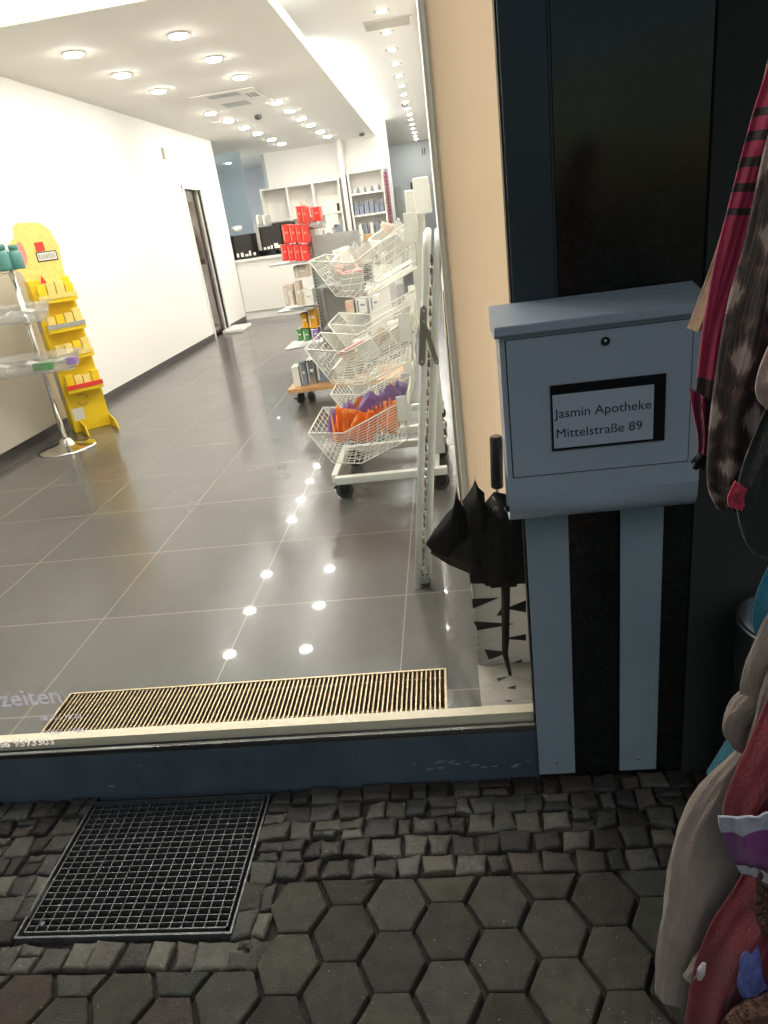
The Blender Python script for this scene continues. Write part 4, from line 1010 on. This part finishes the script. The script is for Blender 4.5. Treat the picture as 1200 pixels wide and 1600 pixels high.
for k, (x, y) in enumerate([(x, y) for y in (2.3, 3.2, 4.1) for x in (-2.6, -1.75, -.95)]):  # unseen lamps added to brighten the goods near the window
    c = dup(base); c.location = (x, y, ZH); c['label'] = 'added unseen fill lamp in the upper ceiling by the window, %s of nine counted from the pane' % ORD[k]; c['group'] = 'added fill lamps by the window'
base2 = None
ORD += ['seventeenth', 'eighteenth', 'nineteenth', 'twentieth', 'twenty-first', 'twenty-second', 'twenty-third']
for k in range(22):
    y = 7.5 + (k - 6) * .82; lb = 'small downlight on a grey plate, %s from the window in the upper ceiling' % ORD[k]
    if base2 is None: base2 = small_light(-.315, y, ZH, lb)
    else: c = dup(base2); c.location = (-.315, y, ZH); c['label'] = lb
for k in range(4):
    m = MB(); p = P(340 + k * 14, 250 + k * 2.6, z=ZC); m.lathe((-6 + .6 * k, 15.2 + .25 * k, ZC - .01), [(.03, 0), (.035, .008)], 16)
    tag(m.build('spot_light', 'lens2'), 'tiny spot light, %s from the left in the back room ceiling' % ORD[k], 'ceiling light', 'back room spots')
# air conditioning cassette
t = thing('ceiling_cassette', 'square air conditioning cassette in the lowered ceiling between the downlights', 'air vent', (-2.15, 9.0, ZC))
MB().box((-2.52, 8.46, ZC - .012), (-1.80, 9.5, ZC + .0), .003).build('panel', 'ceiling', t)
MB().box((-2.35, 8.52, ZC - .014), (-2.0, 8.72, ZC - .0121)).box((-2.35, 9.1, ZC - .014), (-2.05, 9.4, ZC - .0121)).build('louvre', 'shelf_grey', t)
m = MB()
for k in range(3): m.box((-1.95 + k * .04, 8.7, ZC - .014), (-1.935 + k * .04, 8.95, ZC - .0121))
m.build('slots', 'rubber', t)
t = thing('ceiling_cassette', 'pale rectangular air vent between the first small downlights of the upper ceiling', 'air vent', (-.28, 7.95, ZH))
MB().box((-.51, 7.78, ZH - .01), (-.05, 8.12, ZH), .003).build('panel', 'board', t); MB().box((-.075, 7.82, ZH - .02), (-.045, 8.08, ZH - .0101), .002).build('end_cap', 'white_metal', t)
for x, y, z, lb in ((-2.215, 10.39, ZC, 'small grey smoke detector behind the air cassette'), (-1.2, 14.3, ZC, 'small dark smoke detector near the end of the lowered ceiling'), (-.347, 13.4, ZH, 'dark dome sensor in the upper ceiling between the small downlights')):
    m = MB().lathe((x, y, z - .05), [(.03, 0), (.05, .015), (.055, .04), (.05, .05)], 20); tag(m.build('smoke_detector', 'rubber'), lb, 'sensor')
# cove tubes on top of the lowered ceiling edge, and an added greenish strip
m = MB().box((-1.20, 8.5, ZC + .05), (-1.12, 14.9, ZC + .085)); tag(m.build('cove_light', 'tube'), 'cool white cove light strip hidden above the edge of the lowered ceiling', 'light strip')
m = MB().box((XL + .1, 5.26, ZC + .05), (-1.3, 5.33, ZC + .08)); tag(m.build('cove_light', mat('greenish_fill', (1, 1, 1), .5, emit=(.80, 1, .86), estr=16)), 'added greenish fill strip above the window side edge of the lowered ceiling', 'light strip')  # unseen strip added to brighten the upper ceiling with a green tone
m = MB().box((-1.20, 5.3, ZC + .05), (-1.12, 6.3, ZC + .085)); tag(m.build('cove_light', 'tube'), 'short cool cove light strip above the near end of the lowered ceiling', 'light strip')
m = MB().lathe((-4.6, 14.6, 2.4), [(.02, 0), (.10, .04), (.13, .10), (.10, .16), (.02, .18)], 24); tag(m.build('globe_lamp', mat('globe_glow', (1, 1, 1), .5, emit=(1, .96, .9), estr=30)), 'glowing round lamp in the blue grey back room', 'lamp')
m = MB().box((-8.2, 15, ZC - .03), (-7.2, 17, ZC)); tag(m.build('back_room_fill_lamp', mat('back_room_fill_glow', (1, 1, 1), .5, emit=(.9, .96, 1), estr=14)), 'added fill lamp out of view far left in the back room', 'ceiling light')  # lamp added out of view to brighten the back room
m = MB().box((-3.2, 2.2, ZH - .03), (-2.6, 2.8, ZH - .0), .004); o_ = tag(m.build('window_fill_lamp', mat('window_fill_glow', (1, 1, 1), .5, emit=(.85, 1, .92), estr=5)), 'added unseen fill lamp in the ceiling near the shop window', 'ceiling light')  # unseen panel added to give the near ceiling its greenish light

# =================================================================== BIN AND HANGING CLOTHES (right, outside)
t = thing('litter_bin', 'round brushed steel bin by the dark wall behind the clothes', 'bin', (.715, 1.36, 0))
bx, by, br, bh = .715, 1.36, .125, .56
m = MB(); m.lathe((bx, by, 0), [(br, .0), (br, bh), (br + .004, bh), (br + .004, bh + .012), (br - .004, bh + .012), (br - .004, .05)], 40); m.build('body', 'steel', t)

def cname(c0, **k): return mat('cloth_%d' % len(bpy.data.materials), c0, .85, sheen=.3, var=k.get('var', .18), vscale=k.get('vs', 40), bump=.35, bscale=k.get('bs', 160))
def banded(name, bands, rough=.85):
    """woven bands: colour changes along the cloth's own length (uv v)"""
    m = bpy.data.materials.new(name); m.use_nodes = True; t = m.node_tree; b = t.nodes['Principled BSDF']
    uv = t.nodes.new('ShaderNodeUVMap'); uv.uv_map = 'UVMap'; sp = t.nodes.new('ShaderNodeSeparateXYZ'); t.links.new(uv.outputs[0], sp.inputs[0])
    n = t.nodes.new('ShaderNodeTexNoise'); n.inputs['Scale'].default_value = 90; n.inputs['Detail'].default_value = 4
    tc = t.nodes.new('ShaderNodeTexCoord'); t.links.new(tc.outputs['Object'], n.inputs['Vector'])
    cr = t.nodes.new('ShaderNodeValToRGB'); cr.color_ramp.interpolation = 'CONSTANT'
    els = cr.color_ramp.elements
    els[0].position = 0; els[0].color = (*bands[0][1], 1); els[1].position = bands[1][0]; els[1].color = (*bands[1][1], 1)
    for p, c in bands[2:]:
        e = els.new(p); e.color = (*c, 1)
    t.links.new(sp.outputs[1], cr.inputs[0])
    r = t.nodes.new('ShaderNodeMapRange'); r.inputs[3].default_value = .75; r.inputs[4].default_value = 1.25; t.links.new(n.outputs[0], r.inputs[0])
    s = t.nodes.new('ShaderNodeVectorMath'); s.operation = 'SCALE'; t.links.new(cr.outputs[0], s.inputs[0]); t.links.new(r.outputs[0], s.inputs['Scale'])
    t.links.new(s.outputs[0], b.inputs['Base Color']); b.inputs['Roughness'].default_value = rough; b.inputs['Sheen Weight'].default_value = .25
    bp = t.nodes.new('ShaderNodeBump'); bp.inputs['Strength'].default_value = .3; bp.inputs['Distance'].default_value = .004; t.links.new(n.outputs[0], bp.inputs['Height']); t.links.new(bp.outputs[0], b.inputs['Normal'])
    return m
def ikat(name, c1, c2, c3, nu_=3.4, nv_=8.0):
    """woven rows of ragged diamonds laid along the cloth's own width and length"""
    m = bpy.data.materials.new(name); m.use_nodes = True; t = m.node_tree; b = t.nodes['Principled BSDF']
    uv = t.nodes.new('ShaderNodeUVMap'); uv.uv_map = 'UVMap'; sp = t.nodes.new('ShaderNodeSeparateXYZ'); t.links.new(uv.outputs[0], sp.inputs[0])
    def mth(op, a, b_=None, c_=None):
        n = t.nodes.new('ShaderNodeMath'); n.operation = op
        for i, x in enumerate((a, b_, c_)):
            if x is None: continue
            if isinstance(x, (int, float)): n.inputs[i].default_value = x
            else: t.links.new(x, n.inputs[i])
        return n.outputs[0]
    mp = t.nodes.new('ShaderNodeMapping'); mp.inputs['Scale'].default_value = (60, 14, 1); t.links.new(uv.outputs[0], mp.inputs[0])
    n0 = t.nodes.new('ShaderNodeTexNoise'); n0.inputs['Scale'].default_value = 1.0; n0.inputs['Detail'].default_value = 5; t.links.new(mp.outputs[0], n0.inputs['Vector'])
    V_ = mth('MULTIPLY_ADD', sp.outputs[1], nv_, mth('MULTIPLY', n0.outputs[0], .55))
    row = mth('FLOOR', V_); U_ = mth('MULTIPLY_ADD', sp.outputs[0], nu_, mth('MULTIPLY', row, .5))
    a = mth('ABSOLUTE', mth('SUBTRACT', mth('FRACT', U_), .5)); c = mth('ABSOLUTE', mth('SUBTRACT', mth('FRACT', V_), .5))
    d = mth('ADD', a, c)
    cr = t.nodes.new('ShaderNodeValToRGB'); e = cr.color_ramp.elements
    e[0].position = .0; e[0].color = (*c1, 1); e[1].position = .95; e[1].color = (*c3, 1)
    for p, q in ((.22, c1), (.30, c3), (.42, c2), (.70, c2)):
        x = e.new(p); x.color = (*q, 1)
    t.links.new(d, cr.inputs[0]); t.links.new(cr.outputs[0], b.inputs['Base Color']); b.inputs['Roughness'].default_value = .92; b.inputs['Sheen Weight'].default_value = .15
    bp = t.nodes.new('ShaderNodeBump'); bp.inputs['Strength'].default_value = .5; bp.inputs['Distance'].default_value = .004; t.links.new(n0.outputs[0], bp.inputs['Height']); t.links.new(bp.outputs[0], b.inputs['Normal'])
    return m
from mathutils import noise as NZ
def cloth(name, L, R, Ya, Yb, matn, label, cat, group=None, th=.004, folds=2.0, amp=.012, roundy=.03, parent=None):
    """hanging cloth between two measured edges; folds run along its length; real thickness"""
    nv, nu = 70, 44
    Lw = [P(x, y, Y=Ya) for x, y in L]; Rw = [P(x, y, Y=Yb) for x, y in R]
    def cat_(pts, t_):     # smooth curve through the edge points
        n = len(pts) - 1; f = t_ * n; i = min(int(f), n - 1); s = f - i
        p0 = pts[max(i - 1, 0)]; p1 = pts[i]; p2 = pts[i + 1]; p3 = pts[min(i + 2, n)]
        return .5 * ((2 * p1) + (p2 - p0) * s + (2 * p0 - 5 * p1 + 4 * p2 - p3) * s * s + (3 * p1 - p0 - 3 * p2 + p3) * s ** 3)
    bm_ = bmesh.new(); uvl = bm_.loops.layers.uv.new('UVMap'); g = []
    ph = random.uniform(0, 6)
    for side in (0, 1):
        gg = []
        for j in range(nv + 1):
            v_ = j / nv; a = cat_(Lw, v_); b = cat_(Rw, v_); row = []
            for i in range(nu + 1):
                u_ = i / nu; p = a.lerp(b, u_)
                d = amp * math.sin(u_ * folds * math.tau + ph + v_ * 1.7) * (.5 + .5 * v_) + amp * .35 * math.sin(u_ * folds * 2.7 * math.tau + v_ * 5) - roundy * math.sin(math.pi * u_)
                d += amp * 1.1 * NZ.noise(V(u_ * 5 + ph, v_ * 2.2, ph)) + amp * .5 * NZ.noise(V(u_ * 13 + ph, v_ * 5 + ph, 3))
                env = min(1, 6 * u_, 6 * (1 - u_))
                p = p + V(0, d * (.25 + .75 * env) + side * th, 0)
                row.append(bm_.verts.new(p))
            gg.append(row)
        g.append(gg)
    def q(vs, uvs):
        f = bm_.faces.new(vs); f.smooth = True
        for l, w_ in zip(f.loops, uvs): l[uvl].uv = w_
    for side in (0, 1):
        for j in range(nv):
            for i in range(nu):
                q([g[side][j][i], g[side][j][i + 1], g[side][j + 1][i + 1], g[side][j + 1][i]], [(i / nu, j / nv), ((i + 1) / nu, j / nv), ((i + 1) / nu, (j + 1) / nv), (i / nu, (j + 1) / nv)])
    for j in range(nv):
        for i in (0, nu): q([g[0][j][i], g[0][j + 1][i], g[1][j + 1][i], g[1][j][i]], [(i / nu, j / nv)] * 4)
    for i in range(nu):
        for j in (0, nv): q([g[0][j][i], g[0][j][i + 1], g[1][j][i + 1], g[1][j][i]], [(i / nu, j / nv)] * 4)
    bmesh.ops.recalc_face_normals(bm_, faces=bm_.faces[:])
    off = V(0, 0, 0)
    if parent: off = parent.location
    for v in bm_.verts: v.co -= off
    me = bpy.data.meshes.new(name); bm_.to_mesh(me); bm_.free(); me.materials.append(matn); o = bpy.data.objects.new(name, me); COL.objects.link(o)
    if parent: o.parent = parent
    if label: tag(o, label, cat, group)
    return o
random.seed(21)
GC = 'garments on the outdoor clothes rail'
crim = (.42, .018, .075); dark = (.03, .012, .016)
cloth('scarf', [(1215, 40), (1185, 160), (1150, 290), (1118, 400), (1092, 470), (1074, 514)], [(1240, 60), (1200, 190), (1165, 310), (1135, 420), (1112, 480), (1096, 516)], .98, .97, cname((.34, .20, .11)), 'tan scarf hanging behind the crimson striped scarf', 'scarf', GC, folds=1, amp=.006, roundy=.015)
# crimson scarf: bands by its own length; 0..1 from top
B_ = [(0, crim)]
def band(y0, y1, top=60, bot=640): B_.append(((y0 - top) / (bot - top), dark)); B_.append(((y1 - top) / (bot - top), crim))
for y0, y1 in ((168, 182), (204, 220), (245, 260), (286, 298), (324, 336)): band(y0, y1)
B_.append(((580 - 60) / 580, dark))
scarf_m = banded('crimson_scarf_weave', B_)
t = thing('scarf', 'crimson scarf with black cross stripes and a black tassel end', 'scarf', P(1110, 600, Y=.93), GC)
cloth('fabric', [(1216, 60), (1178, 176), (1147, 292), (1118, 408), (1097, 524), (1085, 640)], [(1300, 60), (1255, 176), (1215, 292), (1180, 408), (1145, 524), (1128, 640)], .93, .94, scarf_m, None, None, folds=1.3, amp=.006, roundy=.03, parent=t)
cloth('fringe', [(1078, 606), (1082, 640), (1090, 680), (1091, 706)], [(1122, 632), (1118, 655), (1112, 690), (1108, 710)], .925, .94, cname((.30, .012, .06)), None, None, folds=3.5, amp=.008, roundy=.012, parent=t)
m = MB()
for k in range(16):
    c = P(1098 + random.uniform(-6, 6), 702, Y=.93); e = P(1092 + random.uniform(-14, 14), 730 + random.uniform(-8, 5), Y=.93 + random.uniform(-.01, .01)); m.tube([c, lerp(c, e, .5) + V(random.uniform(-.002, .002), 0, 0), e], .0022, 5)
m.build('tassel', 'black', t)
blanket = ikat('ikat_weave', (.27, .20, .18), (.022, .010, .008), (.10, .045, .04))
cloth('blanket', [(1235, 100), (1197, 240), (1170, 370), (1140, 480), (1120, 590), (1108, 690), (1107, 760), (1122, 796)], [(1380, 100), (1360, 240), (1340, 370), (1320, 480), (1310, 590), (1300, 690), (1290, 760), (1280, 810)], .86, .80, blanket, 'brown and cream patterned woven blanket hanging at the right edge', 'blanket', GC, folds=2.5, amp=.010, roundy=.03, th=.006)
cloth('jacket', [(1215, 600), (1180, 680), (1158, 740), (1152, 790), (1162, 840), (1180, 868)], [(1330, 600), (1320, 680), (1310, 740), (1300, 790), (1290, 840), (1270, 880)], .80, .78, cname((.014, .014, .014)), 'black garment in front of the patterned blanket', 'garment', GC, folds=1.5, amp=.008)
cloth('scarf', [(1150, 752), (1143, 765), (1137, 780), (1139, 792)], [(1172, 768), (1168, 778), (1166, 788), (1160, 795)], .795, .80, cname((.45, .02, .06)), 'small pink red cloth corner below the patterned blanket', 'cloth', GC, folds=1, amp=.003, roundy=.006, th=.003)
cloth('cuff', [(1213, 520), (1194, 560), (1183, 600), (1186, 625), (1200, 640)], [(1300, 520), (1290, 560), (1285, 600), (1280, 630), (1270, 650)], .77, .76, cname((.46, .30, .27)), 'pale pink sleeve end over the black garment', 'sleeve', GC, folds=1, amp=.004, roundy=.02)
# bag of blue cloth beside the bin
cloth('blue_bag', [(1215, 860), (1192, 905), (1178, 950), (1180, 990), (1196, 1010)], [(1330, 860), (1330, 905), (1330, 950), (1320, 990), (1310, 1020)], 1.08, 1.06, cname((.02, .19, .30), var=.05), 'bright blue bag above the beige garments', 'bag', GC, folds=1, amp=.006, roundy=.05)
cloth('skirt', [(1150, 1120), (1138, 1155), (1122, 1180), (1104, 1208)], [(1185, 1120), (1180, 1160), (1170, 1200), (1150, 1235)], 1.05, 1.0, cname((.02, .17, .25), var=.05), 'blue cloth point showing beside the beige sleeve', 'cloth', GC, folds=1.5, amp=.008, roundy=.02)
# beige jersey sleeves: soft tubes that taper and bend
def sleeve(pts, rs, matn, label, cat, name='sleeve', flat=.6, group=GC):
    """pts: (px, py, Y); rs: half widths in photo pixels"""
    C_ = [P(x, y, Y=Y) for x, y, Y in pts]; W_ = [(P(x + r_, y, Y=Y) - P(x, y, Y=Y)).length for (x, y, Y), r_ in zip(pts, rs)]
    n = 56; rings = []; m = MB(); N = 80; sd_ = random.uniform(0, 50)
    for j in range(N + 1):
        f = j / N * (len(C_) - 1); i = min(int(f), len(C_) - 2); s = f - i
        g4 = [C_[max(i - 1, 0)], C_[i], C_[i + 1], C_[min(i + 2, len(C_) - 1)]]
        cr = lambda a, b, c, d: .5 * ((2 * b) + (c - a) * s + (2 * a - 5 * b + 4 * c - d) * s * s + (3 * b - a - 3 * c + d) * s ** 3)
        p = cr(*g4); h4 = [W_[max(i - 1, 0)], W_[i], W_[i + 1], W_[min(i + 2, len(C_) - 1)]]; r_ = max(.002, cr(*h4))
        tg = (g4[2] - g4[1]).normalized(); sd = tg.cross(V(0, 1, 0)).normalized()
        ring = []
        for k in range(n):
            a = k * math.tau / n; v_ = j / N
            wob = 1 + .16 * NZ.noise(V(math.cos(a) * 1.6 + sd_, math.sin(a) * 1.6, v_ * 3.5)) + .26 * (abs(NZ.noise(V(math.cos(a) * 2.6, math.sin(a) * 2.6 + sd_, v_ * 2.6))) - .2) + .035 * NZ.noise(V(math.cos(a) * 7, math.sin(a) * 7 + sd_, v_ * 16))
            ring.append(m.v(p + sd * r_ * math.cos(a) * wob + V(0, 1, 0) * r_ * flat * math.sin(a) * wob))
        rings.append(ring)
    for a, b in zip(rings, rings[1:]):
        for k in range(n): m.face([a[k], a[(k + 1) % n], b[(k + 1) % n], b[k]], smooth=True)
    m.face(rings[0][::-1]); m.face(rings[-1])
    o = m.build(name, matn)
    return tag(o, label, cat, group) if label else o
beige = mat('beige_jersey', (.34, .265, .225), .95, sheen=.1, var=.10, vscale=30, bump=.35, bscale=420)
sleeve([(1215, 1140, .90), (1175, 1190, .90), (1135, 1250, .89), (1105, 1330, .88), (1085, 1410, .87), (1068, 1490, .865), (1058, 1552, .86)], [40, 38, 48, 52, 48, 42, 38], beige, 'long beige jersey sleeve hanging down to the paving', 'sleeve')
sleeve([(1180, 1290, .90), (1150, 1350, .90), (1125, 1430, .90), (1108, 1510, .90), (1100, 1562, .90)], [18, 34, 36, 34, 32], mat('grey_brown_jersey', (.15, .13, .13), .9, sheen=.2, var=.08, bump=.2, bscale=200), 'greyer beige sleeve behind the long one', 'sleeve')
sleeve([(1240, 940, .86), (1210, 990, .86), (1188, 1040, .86), (1180, 1090, .86), (1190, 1140, .86)], [22, 24, 23, 22, 18], beige, 'upper beige fold at the right edge of the picture', 'garment')
sleeve([(1245, 1000, .83), (1222, 1060, .83), (1205, 1120, .83), (1196, 1170, .83), (1200, 1230, .83)], [20, 24, 26, 26, 20], beige, 'second beige fold in front of the upper one', 'garment')
sleeve([(1200, 1075, .87), (1172, 1098, .86), (1152, 1130, .86), (1158, 1160, .86), (1178, 1170, .87)], [24, 26, 23, 18, 12], beige, 'beige knot of cloth above the long sleeve', 'garment')
sleeve([(1230, 1395, .84), (1180, 1440, .83), (1140, 1478, .82), (1105, 1510, .815), (1085, 1532, .815)], [30, 28, 27, 26, 18], beige, 'short beige sleeve end crossing in front of the red cloth', 'sleeve')
red_m = mat('dark_red_cloth', (.18, .008, .022), .75, sheen=.25, var=.2, vscale=14, bump=.25, bscale=180)
cloth('dress', [(1215, 1050), (1196, 1110), (1178, 1150), (1150, 1210), (1132, 1255), (1130, 1285)], [(1320, 1050), (1320, 1110), (1320, 1160), (1310, 1210), (1300, 1250), (1290, 1270)], .80, .78, red_m, 'crimson cloth above the white and violet striped hem', 'dress', GC, folds=2, amp=.012, roundy=.03)
stripe_m = banded('striped_hem_weave', [(0, (.40, .40, .48)), (.24, (.20, .03, .18)), (.68, (.06, .01, .05)), (.75, (.44, .42, .46)), (.93, (.1, .01, .04))])
cloth('top', [(1122, 1276), (1126, 1296), (1134, 1318), (1144, 1340), (1152, 1356), (1160, 1368)], [(1290, 1215), (1285, 1240), (1280, 1280), (1275, 1310), (1268, 1340), (1262, 1358)], .765, .735, stripe_m, 'garment with white and violet horizontal bands at the right edge', 'top', GC, folds=1, amp=.007, roundy=.03)
cloth('dress', [(1166, 1362), (1140, 1405), (1112, 1450), (1092, 1500), (1078, 1555), (1066, 1625)], [(1290, 1355), (1290, 1410), (1290, 1460), (1290, 1510), (1290, 1560), (1290, 1640)], .80, .76, red_m, 'dark red dress hanging at the bottom right corner', 'dress', GC, folds=2.2, amp=.014, roundy=.035)
sleeve([(1178, 1480, .755), (1172, 1510, .75), (1176, 1545, .75), (1188, 1580, .755)], [9, 17, 20, 12], banded_ if False else mat('blue_swirl_cloth', (.10, .12, .36), .7, var=.7, vscale=28), 'blue and white swirled ribbon on the dark red dress', 'ribbon', 'ribbon')
sleeve([(1100, 1505, .775), (1096, 1517, .772), (1093, 1530, .775)], [3.5, 6, 4], mat('white_button', (.6, .5, .52), .4), 'small oval white button on the red dress', 'button', 'button')
seq = mat('brown_sequins', (.17, .085, .06), .35, .4, var=.9, vscale=55, bump=1.0, bscale=120)
cloth('shawl', [(1204, 1280), (1190, 1330), (1184, 1385), (1180, 1430), (1196, 1462)], [(1300, 1280), (1300, 1330), (1300, 1385), (1300, 1430), (1290, 1470)], .745, .73, seq, 'glittering brown shawl edge before the striped garment', 'shawl', GC, folds=2, amp=.01)
cloth('shawl', [(1200, 1552), (1170, 1565), (1145, 1580), (1128, 1600), (1115, 1640)], [(1300, 1530), (1300, 1560), (1300, 1590), (1300, 1610), (1300, 1660)], .735, .72, seq, 'glittering brown shawl in the very corner at the bottom right', 'shawl', GC, folds=2, amp=.01)
# the rail they hang from, out of the picture to the right
t = thing('clothes_rail', 'black tube clothes rail carrying the garments', 'clothes rail', (.85, .85, 0))
MB().tube([(.48, .84, 1.98), (1.6, .84, 1.98)], .014, 10).build('top_rail', 'black', t)
